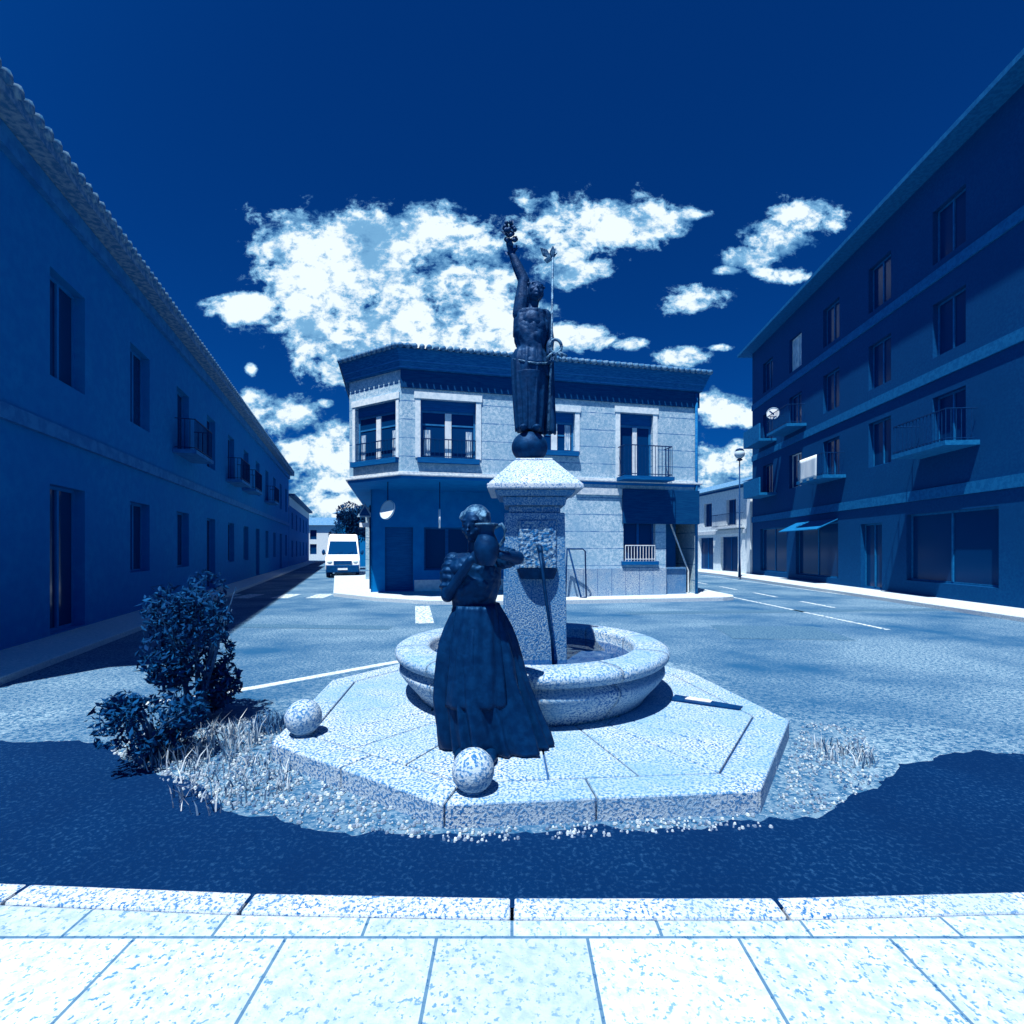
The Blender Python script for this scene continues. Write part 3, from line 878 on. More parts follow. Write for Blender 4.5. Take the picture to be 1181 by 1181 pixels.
# low pale row behind the block
Q0, Q1 = Vector((15.35, 30.9)), Vector((12.6, 54))
FQ = Face(Q1, Q0)
row = thing('low_row_house', 'low pale row house with dark shopfronts between the striped house and the brick block', 'house', (16, 38, 0))
L_ = FQ.len
qh = []
for k in range(6):
    s = L_ - 1.9 - k * 3.1
    qh.append((s - 1.15, s, 3.35, 5.1))
    qh.append((s - 1.9, s + 0.2, 0.15, 2.55))
G().wall(FQ, 0.05, 5.75, qh, rev=0.25).build('wall', M['plaster_plain'], row)
for i, h in enumerate(qh): window(row, FQ, h, rev=0.2, mull=0.06, frame=M['shutter'])
g = G(); g.obox(FQ, L_ - 9.5, L_ - 0.6, 0.003, 0.10, 2.75, 3.0)
g.build('shop_fascia', M['moulding'], row)
b = G().obox(FQ, L_ - 4.2, L_ - 0.9, 0.003, 0.55, 3.1, 3.2).build('balcony', M['moulding'], row)
railing(FQ, L_ - 4.1, L_ - 1.0, 0.5, 3.2, 4.1, 0.13, 0.012, sides=0.45).build('railing', M['iron'], b)
G().obox(FQ, 0, L_, -0.1, 0.0, 5.752, 5.9).build('dark_eave_band', M['shutter'], row)
q0, q1 = FQ.at(-0.3, 0, 0.5), FQ.at(L_ - 0.03, 0, 0.5)
rv = [(q0.x, q0.y, 5.9), (q1.x, q1.y, 5.9), (q1.x + 9, q1.y, 5.9), (q0.x + 9, q0.y, 5.9), (q0.x + 4.5, q0.y, 7.3), (q1.x + 4.5, q1.y, 7.3)]
G().add(rv, [(0, 1, 5, 4), (2, 3, 4, 5), (0, 4, 3), (1, 2, 5), (0, 1, 2, 3)]).build('roof', M['tile'], row)
G().obox(FT, -0.62, -0.06, -0.2, 0.12, 0.05, 5.7).build('pilaster', M['whitewash'], row)

# ------------------------------------------------------------------ far end of the left street
def simple_house(name, label, x, y, w, d, h, m, rise=1.4, rz=0.0):
    root = thing(name, label, 'house', (x, y, 0))
    F = Face((x - w / 2, y), (x + w / 2, y)); Fs = Face((x + w / 2, y), (x + w / 2, y + d))
    n = max(1, int(w / 3))
    hs = []
    for k in range(n):
        c = w * (k + 0.5) / n
        hs.append((c - 0.5, c + 0.5, h - 2.1, h - 0.7))
        hs.append((c - 0.5, c + 0.5, 0.9, 2.4))
    G().wall(F, 0, h, hs).wall(Fs, 0, h).wall(Face((x - w / 2, y + d), (x - w / 2, y)), 0, h).wall(Face((x + w / 2, y + d), (x - w / 2, y + d)), 0, h).build('wall', m, root)
    for q in hs: window(root, F, q, mull=0, frame=M['shutter'])
    a = 0.4
    G().add([(x - w / 2 - a, y - a, h), (x + w / 2 + a, y - a, h), (x + w / 2 + a, y + d + a, h), (x - w / 2 - a, y + d + a, h), (x - w / 2 - a, y + d / 2, h + rise), (x + w / 2 + a, y + d / 2, h + rise)],
            [(0, 1, 5, 4), (2, 3, 4, 5), (0, 4, 3), (1, 2, 5), (0, 1, 2, 3)]).build('roof', M['tile'], root)
    return root
simple_house('distant_house', 'small pale house closing the far end of the left street', -27.6, 72, 7.5, 8, 5.2, M['plaster_plain'])
simple_house('distant_house', 'dark house standing behind the white van, beside the street tree', -13.6, 47, 6.6, 8, 5.1, M['shade_wall'], 0.9)
simple_house('distant_house', 'distant pale house seen low at the end of the right hand street', 14, 84, 14, 8, 6, M['plaster_plain'])


def leaves(n, center, rad, size, seed, squash=0.0, clump=26):
    rnd = random.Random(seed)
    g = G()
    cl = []
    for _ in range(clump):
        while True:
            p = Vector((rnd.uniform(-1, 1), rnd.uniform(-1, 1), rnd.uniform(-1, 1)))
            if 0.25 < p.length < 1: break
        cl.append((p * 0.78, rnd.uniform(0.22, 0.42)))
    for _ in range(n):
        c, r = rnd.choice(cl)
        d = Vector((rnd.gauss(0, 1), rnd.gauss(0, 1), rnd.gauss(0, 1))).normalized() * r * rnd.uniform(0.5, 1.0) ** 0.5
        p = c + d
        p = Vector(center) + Vector((p.x * rad[0], p.y * rad[1], p.z * rad[2]))
        nrm = Vector((rnd.gauss(0, 1), rnd.gauss(0, 1), rnd.gauss(0.5, 1))).normalized()
        t = nrm.orthogonal().normalized()
        t.rotate(Matrix.Rotation(rnd.uniform(0, 6.28), 3, nrm))
        b = nrm.cross(t)
        L1 = size * rnd.uniform(0.6, 1.3)
        W1 = L1 * rnd.uniform(0.32, 0.5)
        g.add([p - t * L1, p + b * W1 - t * 0.1 * L1, p + t * L1 + nrm * L1 * 0.25, p - b * W1 - t * 0.1 * L1], [(0, 1, 2, 3)])
    return g


def tree(label, x, y, h, rad, seed, n=5200, size=0.12, m='leaf_dark', group=None):
    root = thing('street_tree', label, 'tree', (x, y, 0), group)
    rnd = random.Random(seed)
    cz = h - rad[2]
    g = G()
    g.tube([(x, y, -0.05), (x + 0.05, y, cz * 0.5), (x + 0.02, y + 0.05, cz)], [0.2, 0.15, 0.1], 10)
    for k in range(7):
        a = k * 0.9 + rnd.random()
        e = Vector((x + math.cos(a) * rad[0] * 0.7, y + math.sin(a) * rad[1] * 0.7, cz + rnd.uniform(-0.3, 0.6) * rad[2]))
        s = Vector((x, y, cz - rad[2] * 0.5))
        g.tube([s, s.lerp(e, 0.5) + Vector((0, 0, 0.2)), e], [0.09, 0.06, 0.02], 7)
    g.build('trunk', M['bark'], root, smooth=True)
    leaves(n, (x, y, cz), rad, size, seed).build('crown', M[m], root, fix=False)
    return root
tree('dark leafy street tree behind the white van', -13.3, 40.5, 5.75, (2.1, 1.9, 2.1), 5, 8000)
tree('distant tree at the far end of the left street', -33, 86, 6.5, (3, 3, 2.4), 8, 3000, 0.25)
tree('distant tree low behind the right hand street', 9, 96, 7, (4, 4, 2.6), 9, 3000, 0.3)

# ------------------------------------------------------------------ white van
def van(x, y, rz):
    root = thing('van', 'white high roof van coming down the left street towards the camera', 'van', (0, 0, 0))
    W = 0.96
    # side profile (length forward = -y), body lofted across width with tumblehome
    prof = [(-2.55, 0.45), (-2.62, 0.75), (-2.58, 1.02), (-2.35, 1.22), (-1.95, 1.34), (-1.2, 2.18), (-0.85, 2.5), (-0.3, 2.62), (2.4, 2.60), (2.55, 2.45), (2.6, 0.5)]
    def wid(z): return W if z < 1.15 else W - (z - 1.15) * 0.085
    sections = [(-1, 1.0), (-0.94, 1.0), (0.94, 1.0), (1, 1.0)]
    vs, fs = [], []
    m = len(prof)
    for sx, k in ((-1, 0.94), (-0.93, 1), (0.93, 1), (1, 0.94)):
        for (yy, zz) in prof:
            cy, cz = 0, 1.4
            vs.append((sx * wid(zz), cy + (yy - cy) * (0.985 if abs(sx) == 1 else 1), cz + (zz - cz) * (0.955 if abs(sx) == 1 else 1)))
    for s in range(3):
        for i in range(m):
            j = (i + 1) % m
            fs.append((s * m + i, s * m + j, (s + 1) * m + j, (s + 1) * m + i))
    fs.append(tuple(range(m))); fs.append(tuple(3 * m + i for i in range(m)))
    G().add(vs, fs).build('body', M['van_paint'], root, bevel=0.04)
    # windscreen lying on the sloping front
    def wspt(t, sx, o):
        p = Vector((0, -1.95 + 0.75 * t, 1.34 + 0.84 * t)); nrm = Vector((0, -0.84, 0.75)).normalized()
        return (sx * (0.86 - 0.10 * t), p.y + nrm.y * o, p.z + nrm.z * o)
    g = G()
    g.hexa([wspt(0.02, -1, 0.0), wspt(0.02, 1, 0), wspt(0.98, 1, 0), wspt(0.98, -1, 0), wspt(0.02, -1, 0.012), wspt(0.02, 1, 0.012), wspt(0.98, 1, 0.012), wspt(0.98, -1, 0.012)])
    ws = g.build('windscreen', M['glass'], root)
    g = G()
    for sx in (-0.5, 0.25): g.tube([wspt(0.03, sx, 0.02), wspt(0.2, sx + 0.5, 0.02)], 0.012, 6)
    g.build('wiper', M['rubber'], ws)
    for sx in (-1, 1):
        g = G()
        x0 = sx * 0.93
        g.hexa([(x0, -1.75, 1.38), (x0, -0.75, 1.38), (x0 * 0.93, -0.75, 2.1), (x0 * 0.93, -1.15, 2.1), (x0 + sx * 0.02, -1.75, 1.38), (x0 + sx * 0.02, -0.75, 1.38), (x0 * 0.93 + sx * 0.02, -0.75, 2.1), (x0 * 0.93 + sx * 0.02, -1.15, 2.1)])
        g.build('side_window', M['glass'], root)
    G().hexa([(-0.9, -2.68, 0.32), (0.9, -2.68, 0.32), (0.95, -2.3, 0.32), (-0.95, -2.3, 0.32), (-0.9, -2.70, 0.74), (0.9, -2.70, 0.74), (0.95, -2.3, 0.74), (-0.95, -2.3, 0.74)]).build('bumper', M['plastic'], root, bevel=0.04)
    gr = G()
    gr.box(-0.5, 0.5, -2.66, -2.6, 0.78, 1.0)
    gr.build('grille', M['plastic'], root)
    G().box(-0.27, 0.27, -2.715, -2.695, 0.46, 0.57).build('number_plate', M['sign_white'], root)
    for sx in (-1, 1):
        h = G(); h.ball((sx * 0.72, -2.52, 0.92), (0.19, 0.12, 0.12), 16, 10); h.build('headlight', M['lamp_globe'], root, smooth=True)
        mr = G(); mr.ball((sx * 1.1, -1.7, 1.5), (0.1, 0.07, 0.17), 12, 8); mr.tube([(sx * 0.92, -1.65, 1.42), (sx * 1.08, -1.68, 1.45)], 0.025, 6)
        mr.build('mirror', M['plastic'], root, smooth=True)
        for yy in (-1.7, 1.65):
            wh = G(); wh.tube([(sx * 0.72, yy, 0.34), (sx * 0.94, yy, 0.34)], 0.34, 28); w = wh.build('wheel', M['rubber'], root, bevel=0.03)
            G().tube([(sx * 0.93, yy, 0.34), (sx * 0.955, yy, 0.34)], 0.19, 20).build('rim', M['sign_border'], w)
    root.location = (x, y, 0.0)
    root.rotation_euler = (0, 0, rz)
    return root
van(-10.75, 31.0, math.atan2(-0.335, 0.94) * -0.0 + R(18))

# ------------------------------------------------------------------ street furniture
# warning triangle on a post at the corner
tx, ty = at(427, 0, 19.0).x, 19.0
ts = thing('traffic_sign', 'triangular warning sign with white plate on a dark post at the house corner', 'road sign', (tx, ty, 0.13))
G().tube([(tx, ty, 0.13), (tx, ty, 3.4)], 0.035, 10).build('post', M['iron'], ts, smooth=True)
def tri(c, r, th, g, y0):
    pts = [(c[0] + r * math.sin(a), c[2] + r * math.cos(a)) for a in (0, R(120), R(240))]
    vs = [(p[0], y0, p[1]) for p in pts] + [(p[0], y0 - th, p[1]) for p in pts]
    g.add(vs, [(0, 1, 2), (3, 5, 4), (0, 3, 4, 1), (1, 4, 5, 2), (2, 5, 3, 0)])
g = G(); c = (tx - 0.19, ty, 3.12); tri(c, 0.36, 0.03, g, ty - 0.04)
pl = g.build('panel', M['sign_border'], ts, bevel=0.008)
g = G(); tri(c, 0.25, 0.004, g, ty - 0.072); g.build('panel_face', M['shutter'], pl)
G().box(tx - 0.40, tx - 0.02, ty - 0.065, ty - 0.04, 2.55, 2.72).build('plate', M['sign_white'], ts)
# two round signs under the overhang of the house
def hung(px, py, y, r, n, label):
    c = at(px, py, y)
    root = disc('round_sign', label, c, r, n, group='round signs under the overhang', rim=M['sign_border'])
    G().tube([c + Vector((0, 0.03, r - 0.02)), (c.x, c.y + 0.03, ZC - 0.15)], 0.018, 6).build('bracket', M['iron'], root)
hung(447, 588, 15.55, 0.32, (-0.55, -0.8, 0.25), 'round white sign turned to the street under the house overhang')
hung(507, 598, 15.6, 0.31, (-0.985, -0.17, 0), 'round white sign seen edge on under the house overhang')

# bent tube stand against the lit wall
sy = 15.62
px2 = lambda p: (p - 590.5) / 560 * sy
bs = thing('tube_stand', 'bent dark tube stand leaning in front of the lit striped wall', 'stand', (px2(665), sy, 0.13))
zt, zb_ = 1.7, 0.15
G().tube([(px2(656), sy, zt), (px2(670), sy, zb_), (px2(676), sy - 0.1, zb_)], 0.03, 8).build('strut', M['iron'], bs, smooth=True)
G().tube([(px2(654), sy, zt), (px2(672), sy, zt), (px2(675), sy, zt - 0.08), (px2(676), sy + 0.1, 0.9), (px2(677), sy + 0.15, 0.14)], 0.026, 8).build('frame', M['iron'], bs, smooth=True)
G().tube([(px2(654), sy, zt), (px2(653.5), sy + 0.1, 0.9), (px2(653), sy + 0.15, 0.14)], 0.026, 8).build('frame_leg', M['iron'], bs, smooth=True)

# far street lamp with a ring shaped globe
lx, ly = at(853, 0, 27).x, 27.0
sl = thing('street_lamp', 'slim street lamp with round globe on the right hand pavement', 'street lamp', (lx, ly, 0.12))
G().tube([(lx, ly, 0.12), (lx, ly, 1.2), (lx, ly, 6.6)], [0.08, 0.045, 0.03], 12).build('post', M['iron'], sl, smooth=True)
G().ball((lx, ly, 6.98), 0.27, 20, 14).build('globe', M['lamp_globe'], sl, smooth=True)
G().lathe([(0.05, 0), (0.17, 0.05), (0.12, 0.12)], (lx, ly, 6.58), 16).build('collar', M['iron'], sl, smooth=True)
G().lathe([(0.24, 0), (0.17, 0.12), (0.03, 0.17)], (lx, ly, 7.13), 16).build('cap', M['iron'], sl, smooth=True)

# ------------------------------------------------------------------ fountain platform
ZP = 0.24
plat = thing('fountain_platform', 'low eight sided granite platform carrying the fountain', 'platform', (0.2, 5.0, 0))
poly = [(-1.815, 3.65), (-0.39, 2.77), (1.5, 2.93), (2.36, 4.13), (2.12, 5.75), (1.2, 7.0), (-0.6, 7.25), (-2.0, 5.4)]
pc = Vector((0.2, 5.0))
def shrink(p, d):
    v = Vector(p) - pc
    return pc + v * (1 - d / v.length)
def ring_piece(g, a, b, c, d, z0, z1, gap=0.005):
    a, b, c, d = Vector(a), Vector(b), Vector(c), Vector(d)
    t = (b - a).normalized() * gap
    g.prism([tuple(a + t), tuple(b - t), tuple(c - t), tuple(d + t)], z0, z1)
kerb, slabs = G(), G()
for i in range(8):
    a, b = Vector(poly[i]), Vector(poly[(i + 1) % 8])
    a2, b2 = shrink(a, 0.27), shrink(b, 0.27)
    k = 2 if (b - a).length > 1.2 else 1
    cuts = [0, 0.47, 1] if k == 2 else [0, 1]
    for f0, f1 in zip(cuts, cuts[1:]):
        ring_piece(kerb, a.lerp(b, f0), a.lerp(b, f1), a2.lerp(b2, f1), a2.lerp(b2, f0), -0.03, ZP + 0.004)
    a3, b3 = shrink(a, 0.285), shrink(b, 0.285)
    cuts = [0, 0.33, 0.68, 1]
    for f0, f1 in zip(cuts, cuts[1:]):
        p, q = a3.lerp(b3, f0), a3.lerp(b3, f1)
        m1, m2 = p.lerp(pc, 0.48), q.lerp(pc, 0.48)
        ring_piece(slabs, p, q, m2, m1, 0.0, ZP, 0.006)
        ring_piece(slabs, m1.lerp(pc, 0.008), m2.lerp(pc, 0.008), pc.lerp(q, 0.1), pc.lerp(p, 0.1), 0.0, ZP, 0.004)
kerb.build('kerb_stone', M['granite'], plat, bevel=0.014)
slabs.build('slab', M['granite'], plat, bevel=0.008)
G().prism([tuple(shrink(p, 0.03)) for p in poly], -0.02, ZP - 0.03).build('bed', M['joint'], plat)

# ------------------------------------------------------------------ fountain
FC = Vector((0.20, 5.15, 0))
fo = thing('fountain', 'round granite fountain basin with square pillar and pyramid cap', 'fountain', (FC.x, FC.y, ZP))
prof = [(1.0, 0.02), (1.17, 0.0), (1.18, 0.03), (1.245, 0.11), (1.315, 0.19), (1.36, 0.255), (1.355, 0.295), (1.285, 0.325), (1.28, 0.345), (1.36, 0.362),
        (1.395, 0.395), (1.405, 0.43), (1.39, 0.465), (1.35, 0.486), (1.30, 0.492), (1.10, 0.492), (1.065, 0.48), (1.05, 0.45), (1.03, 0.1), (1.0, 0.1)]
g = G()
nb_ = 10
for k in range(nb_):
    a0 = 2 * math.pi * k / nb_ + 0.22
    g.lathe(prof, (FC.x, FC.y, ZP), 14, a0=a0 + 0.003, a1=a0 + 2 * math.pi / nb_ - 0.003)
ba = g.build('basin', M['granite'], fo, smooth=False, bevel=0.0)
for p in ba.data.polygons: p.use_smooth = len(p.vertices) == 4
G().lathe([(1.15, 0.03), (1.34, 0.26), (1.27, 0.33), (1.27, 0.36), (1.37, 0.42), (1.33, 0.478), (1.08, 0.478), (1.06, 0.3), (1.04, 0.05)], (FC.x, FC.y, ZP), 64).build('mortar', M['joint'], fo)
for v in bpy.data.objects['mortar'].data.vertices:
    r = math.hypot(v.co.x, v.co.y)
    s = (r - 0.012) / r if r > 1.13 else (r + 0.012) / r
    v.co.x *= s; v.co.y *= s
# water with small real ripples
n = 60
vs, fs = [], []
for i in range(n + 1):
    r = 1.052 * i / n
    for k in range(72):
        a = 2 * math.pi * k / 72
        x, y = r * math.cos(a), r * math.sin(a)
        vs.append((FC.x + x, FC.y + y, ZP + 0.36 + 0.006 * noise.noise(Vector((x * 9, y * 9, 1.3))) + 0.003 * noise.noise(Vector((x * 24, y * 24, 4)))))
for i in range(n):
    for k in range(72):
        fs.append((i * 72 + k, (i + 1) * 72 + k, (i + 1) * 72 + (k + 1) % 72, i * 72 + (k + 1) % 72))
G().add(vs, fs).build('water', M['water'], fo, smooth=True)
# pillar with slight batter
PX, PY = 0.225, 5.12
def sq(w, dx=0, dy=0): return [(PX + dx - w, PY + dy - w), (PX + dx + w, PY + dy - w), (PX + dx + w, PY + dy + w), (PX + dx - w, PY + dy + w)]
def frust(g, w0, w1, z0, z1):
    a, b = sq(w0), sq(w1)
    g.hexa([(*p, z0) for p in a] + [(*p, z1) for p in b])
g = G(); frust(g, 0.325, 0.30, ZP + 0.05, 2.06)
pil = g.build('pillar', M['granite_dark'], fo, bevel=0.012)
g = G(); frust(g, 0.26, 0.26, 2.06, 2.13); frust(g, 0.305, 0.32, 2.132, 2.22); frust(g, 0.36, 0.40, 2.222, 2.28)
g.build('capital', M['granite_dark'], fo, bevel=0.01)
g = G(); frust(g, 0.465, 0.465, 2.282, 2.33); frust(g, 0.455, 0.20, 2.332, 2.60); frust(g, 0.195, 0.185, 2.602, 2.625)
g.build('cap', M['granite_smooth'], fo, bevel=0.008)
G().ball((0.185, 5.12, 2.77), (0.19, 0.19, 0.165), 32, 20).build('ball', M['bronze_top'], fo, smooth=True)
# relief panel: chiselled block
random.seed(4)
yf = PY - 0.32
nx, nz = 26, 34
vs, fs = [], []
for i in range(nx + 1):
    for j in range(nz + 1):
        x = 0.06 + 0.385 * i / nx; z = 1.50 + 0.49 * j / nz
        d = 0.0 if i in (0, nx) or j in (0, nz) else 0.016 + 0.018 * abs(noise.noise(Vector((x * 22, z * 22, 3)))) + 0.012 * noise.noise(Vector((x * 9, z * 9, 7)))
        vs.append((x, yf + 0.012 - d, z))
for i in range(nx):
    for j in range(nz):
        a = i * (nz + 1) + j
        fs.append((a, a + 1, a + nz + 2, a + nz + 1))
G().add(vs, fs).build('relief_panel', M['relief'], pil)
# half round trough under it and slim spout with water running down
tr = G()
def half(r, y0, z): return [(0.25 + r * 0.205 * math.cos(a), y0 - r * 0.115 * math.sin(a), z) for a in [math.pi * k / 12 for k in range(13)]]
top_r, bot_r = half(1.0, yf + 0.005, 1.505), half(0.8, yf + 0.005, 1.405)
in_r, inb = half(0.86, yf + 0.005, 1.505), half(0.7, yf + 0.005, 1.43)
N_ = 13
vs = top_r + bot_r + in_r + inb
fs = [(i, i + 1, N_ + i + 1, N_ + i) for i in range(N_ - 1)] + [(2 * N_ + i, 3 * N_ + i, 3 * N_ + i + 1, 2 * N_ + i + 1) for i in range(N_ - 1)] + [(i, 2 * N_ + i, 2 * N_ + i + 1, i + 1) for i in range(N_ - 1)]
fs += [tuple(N_ + i for i in range(N_)), tuple(3 * N_ + i for i in range(N_))]
tr.add(vs, fs).build('trough', M['bronze'], pil, fix=True)
g = G(); g.tube([(0.27, yf - 0.01, 1.72), (0.272, yf - 0.09, 1.71), (0.274, yf - 0.13, 1.66)], [0.03, 0.026, 0.022], 10)
g.tube([(0.274, yf - 0.13, 1.66), (0.29, yf - 0.17, 1.50), (0.325, yf - 0.21, 1.2), (0.375, yf - 0.23, 0.85), (0.39, yf - 0.235, 0.60)], [0.02, 0.017, 0.016, 0.014, 0.014], 8)
g.build('spout', M['bronze'], pil, smooth=True)

# ------------------------------------------------------------------ stone balls on the platform
def stone_ball(c, r, label):
    root = thing('stone_ball', label, 'stone ball', (c[0], c[1], ZP), 'granite balls on the platform corners')
    g = G()
    g.lathe([(r * 0.5, 0.0), (r * 0.5, 0.012), (r * 0.42, 0.02)], (c[0], c[1], ZP), 24)
    g.build('foot', M['granite'], root)
    vs = G().ball((c[0], c[1], ZP + r * 0.98), r, 40, 26)
    for i, p in enumerate(vs.v):
        w = p - Vector((c[0], c[1], ZP + r))
        vs.v[i] = p + w.normalized() * 0.003 * noise.noise(p * 14)
    vs.build('ball', M['granite'], root, smooth=True, weld=True)
stone_ball((-0.233, 2.93), 0.128, 'speckled granite ball on the front corner of the platform, nearest the camera')
stone_ball((-1.64, 3.82), 0.138, 'granite ball on the left corner of the platform, farther from the camera')

# cast iron cover lying on the platform to the right of the basin
dc = thing('drain_cover', 'dark drain cover with pale slab set in platform right of basin', 'drain cover', (1.75, 4.62, ZP))
G().prism([(1.52, 4.66), (2.05, 4.38), (2.12, 4.46), (1.62, 4.82)], ZP + 0.004, ZP + 0.016).build('frame', M['iron'], dc)
G().prism([(1.66, 4.66), (1.86, 4.55), (1.90, 4.60), (1.72, 4.71)], ZP + 0.018, ZP + 0.026).build('slab', M['whitewash'], dc)


# ------------------------------------------------------------------ bronze figures
def remesh(o, vox, smooth_it=4):
    r = o.modifiers.new('remesh', 'REMESH'); r.mode = 'VOXEL'; r.voxel_size = vox; r.use_smooth_shade = True
    s = o.modifiers.new('smooth', 'SMOOTH'); s.factor = 0.5; s.iterations = smooth_it


CAST = bpy.data.textures.new('cast_bronze', 'CLOUDS')
CAST.noise_scale = 0.05; CAST.noise_depth = 3
DRAPE = bpy.data.textures.new('drape_folds', 'MARBLE')
DRAPE.noise_scale = 0.10; DRAPE.turbulence = 9; DRAPE.noise_depth = 2


def displace(o, tex, k):
    d = o.modifiers.new('cast', 'DISPLACE'); d.texture = tex; d.strength = k; d.mid_level = 0.5; d.texture_coords = 'LOCAL'


def head(g, c, s, yaw, tilt=0.0, roll=0.0):
    """head looking along -y before yaw; c its centre, s half height"""
    Rm = Matrix.Rotation(yaw, 3, 'Z') @ Matrix.Rotation(roll, 3, 'Y') @ Matrix.Rotation(tilt, 3, 'X')
    def P(x, y, z): return Vector(c) + Rm @ Vector((x * s, y * s, z * s))
    g.ball(c, (0.70 * s, 0.82 * s, 0.92 * s), 24, 16, Rm)
    g.ball(P(0, -0.22, -0.42), (0.52 * s, 0.58 * s, 0.55 * s), 20, 14, Rm)
    g.ball(P(0, -0.62, -0.78), (0.2 * s, 0.18 * s, 0.16 * s), 12, 8, Rm)
    g.tube([P(0, -0.76, 0.08), P(0, -0.88, -0.12), P(0, -0.98, -0.28), P(0, -0.82, -0.34)], [0.07 * s, 0.09 * s, 0.13 * s, 0.09 * s], 8)
    for k in (-1, 1):
        g.ball(P(0.3 * k, -0.70, 0.22), (0.24 * s, 0.12 * s, 0.08 * s), 12, 8, Rm)
        g.ball(P(0.27 * k, -0.70, 0.03), (0.12 * s, 0.10 * s, 0.09 * s), 12, 8, Rm)
        g.ball(P(0.72 * k, 0.05, -0.02), (0.08 * s, 0.16 * s, 0.24 * s), 12, 8, Rm)
        g.ball(P(0.36 * k, -0.52, -0.28), (0.22 * s, 0.22 * s, 0.2 * s), 12, 8, Rm)
    g.ball(P(0, -0.78, -0.50), (0.22 * s, 0.10 * s, 0.05 * s), 12, 8, Rm)
    g.ball(P(0, -0.76, -0.60), (0.19 * s, 0.10 * s, 0.06 * s), 12, 8, Rm)
    return P


def limb(g, pts, rad):
    pts = [Vector(p) for p in pts]
    for a, b, r0, r1 in zip(pts, pts[1:], rad, rad[1:]):
        g.tube([a, a.lerp(b, 0.5), b], [r0, (r0 + r1) / 2, r1], 12)
        g.ball(a, r0, 12, 8); g.ball(b, r1, 12, 8)


def hand(g, wrist, direction, palm_n, s=1.0, curl=0.9, thumb_side=1):
    d, n = Vector(direction).normalized(), Vector(palm_n).normalized()
    x = d.cross(n).normalized(); n = x.cross(d).normalized()
    w = Vector(wrist)
    c = w + d * 0.045 * s
    Rm = Matrix((x, d, n)).transposed()
    g.ball(c, (0.040 * s, 0.055 * s, 0.018 * s), 14, 10, Rm)
    for i, (off, ln) in enumerate(((-0.030, 0.062), (-0.010, 0.074), (0.011, 0.070), (0.031, 0.056))):
        p = w + d * 0.085 * s + x * off * s
        dirs, a = [], 0.0
        pts = [p]
        for q in range(3):
            a += curl * (0.45 if q == 0 else 0.7)
            v = d * math.cos(a) + n * math.sin(a)
            p = p + v * ln * s * (0.42, 0.33, 0.25)[q]
            pts.append(p)
        g.tube([w + d * 0.05 * s + x * off * s * 0.9] + pts, [0.010 * s, 0.0098 * s, 0.009 * s, 0.0085 * s, 0.007 * s], 8)
        g.ball(pts[-1], 0.007 * s, 8, 6)
    t0 = w + d * 0.02 * s + x * 0.032 * s * thumb_side
    t1 = t0 + (x * thumb_side * 0.8 + d * 0.6 + n * 0.3).normalized() * 0.038 * s
    t2 = t1 + (d * 0.8 + n * 0.7 + x * thumb_side * 0.1).normalized() * 0.032 * s
    g.tube([t0, t1, t2], [0.014 * s, 0.012 * s, 0.009 * s], 8); g.ball(t2, 0.009 * s, 8, 6)


# woman with a water jug, standing on the platform before the basin
WX, WY = -0.27, 3.60
def wp(x, y, z): return (WX + x, WY + y, ZP + z)
wo = thing('woman_statue', 'dark bronze statue of woman in long dress holding jug at the basin', 'statue', wp(0, 0, 0))
body = G()
hc = wp(0.0, -0.015, 1.645)
HP = head(body, hc, 0.135, R(-24), R(6))
body.tube([wp(0.0, 0.02, 1.36), wp(0, 0.012, 1.46), wp(0, -0.005, 1.56)], [0.07, 0.056, 0.056], 14)
# torso
body.lathe([(0.10, 1.43), (0.165, 1.40), (0.19, 1.34), (0.185, 1.26), (0.165, 1.16), (0.14, 1.06), (0.15, 0.98), (0.19, 0.88), (0.2, 0.80)], wp(-0.01, 0.02, 0), 28, 1.0, 0.72)
for k in (-1, 1): body.ball(wp(0.065 * k - 0.01, -0.062, 1.235), (0.085, 0.066, 0.085), 16, 12)
LS, LE, LH = wp(-0.17, 0.02, 1.375), wp(-0.20, -0.06, 1.12), wp(-0.015, -0.235, 1.385)
RS, RE, RH = wp(0.15, 0.02, 1.385), wp(0.31, -0.10, 1.395), wp(0.185, -0.25, 1.42)
limb(body, [LS, LE], [0.062, 0.05]); limb(body, [LE, LH], [0.046, 0.030])
limb(body, [RS, RE], [0.062, 0.05]); limb(body, [RE, RH], [0.046, 0.030])
hand(body, LH, (0.75, -0.15, 0.5), (0.3, 0.5, 0.1), 1.05, 0.7, -1)
hand(body, RH, (-0.8, -0.1, 0.35), (-0.25, 0.6, -0.1), 1.05, 0.7, 1)
# feet under the hem
for k in (-1, 1): body.ball(wp(0.1 * k + 0.02, -0.26, 0.035), (0.05, 0.12, 0.04), 12, 8)
body.lathe([(0.16, 0.86), (0.14, 0.5), (0.12, 0.05)], wp(0, 0.02, 0), 20)
bo = body.build('body', M['bronze'], wo)
remesh(bo, 0.0065, 3)
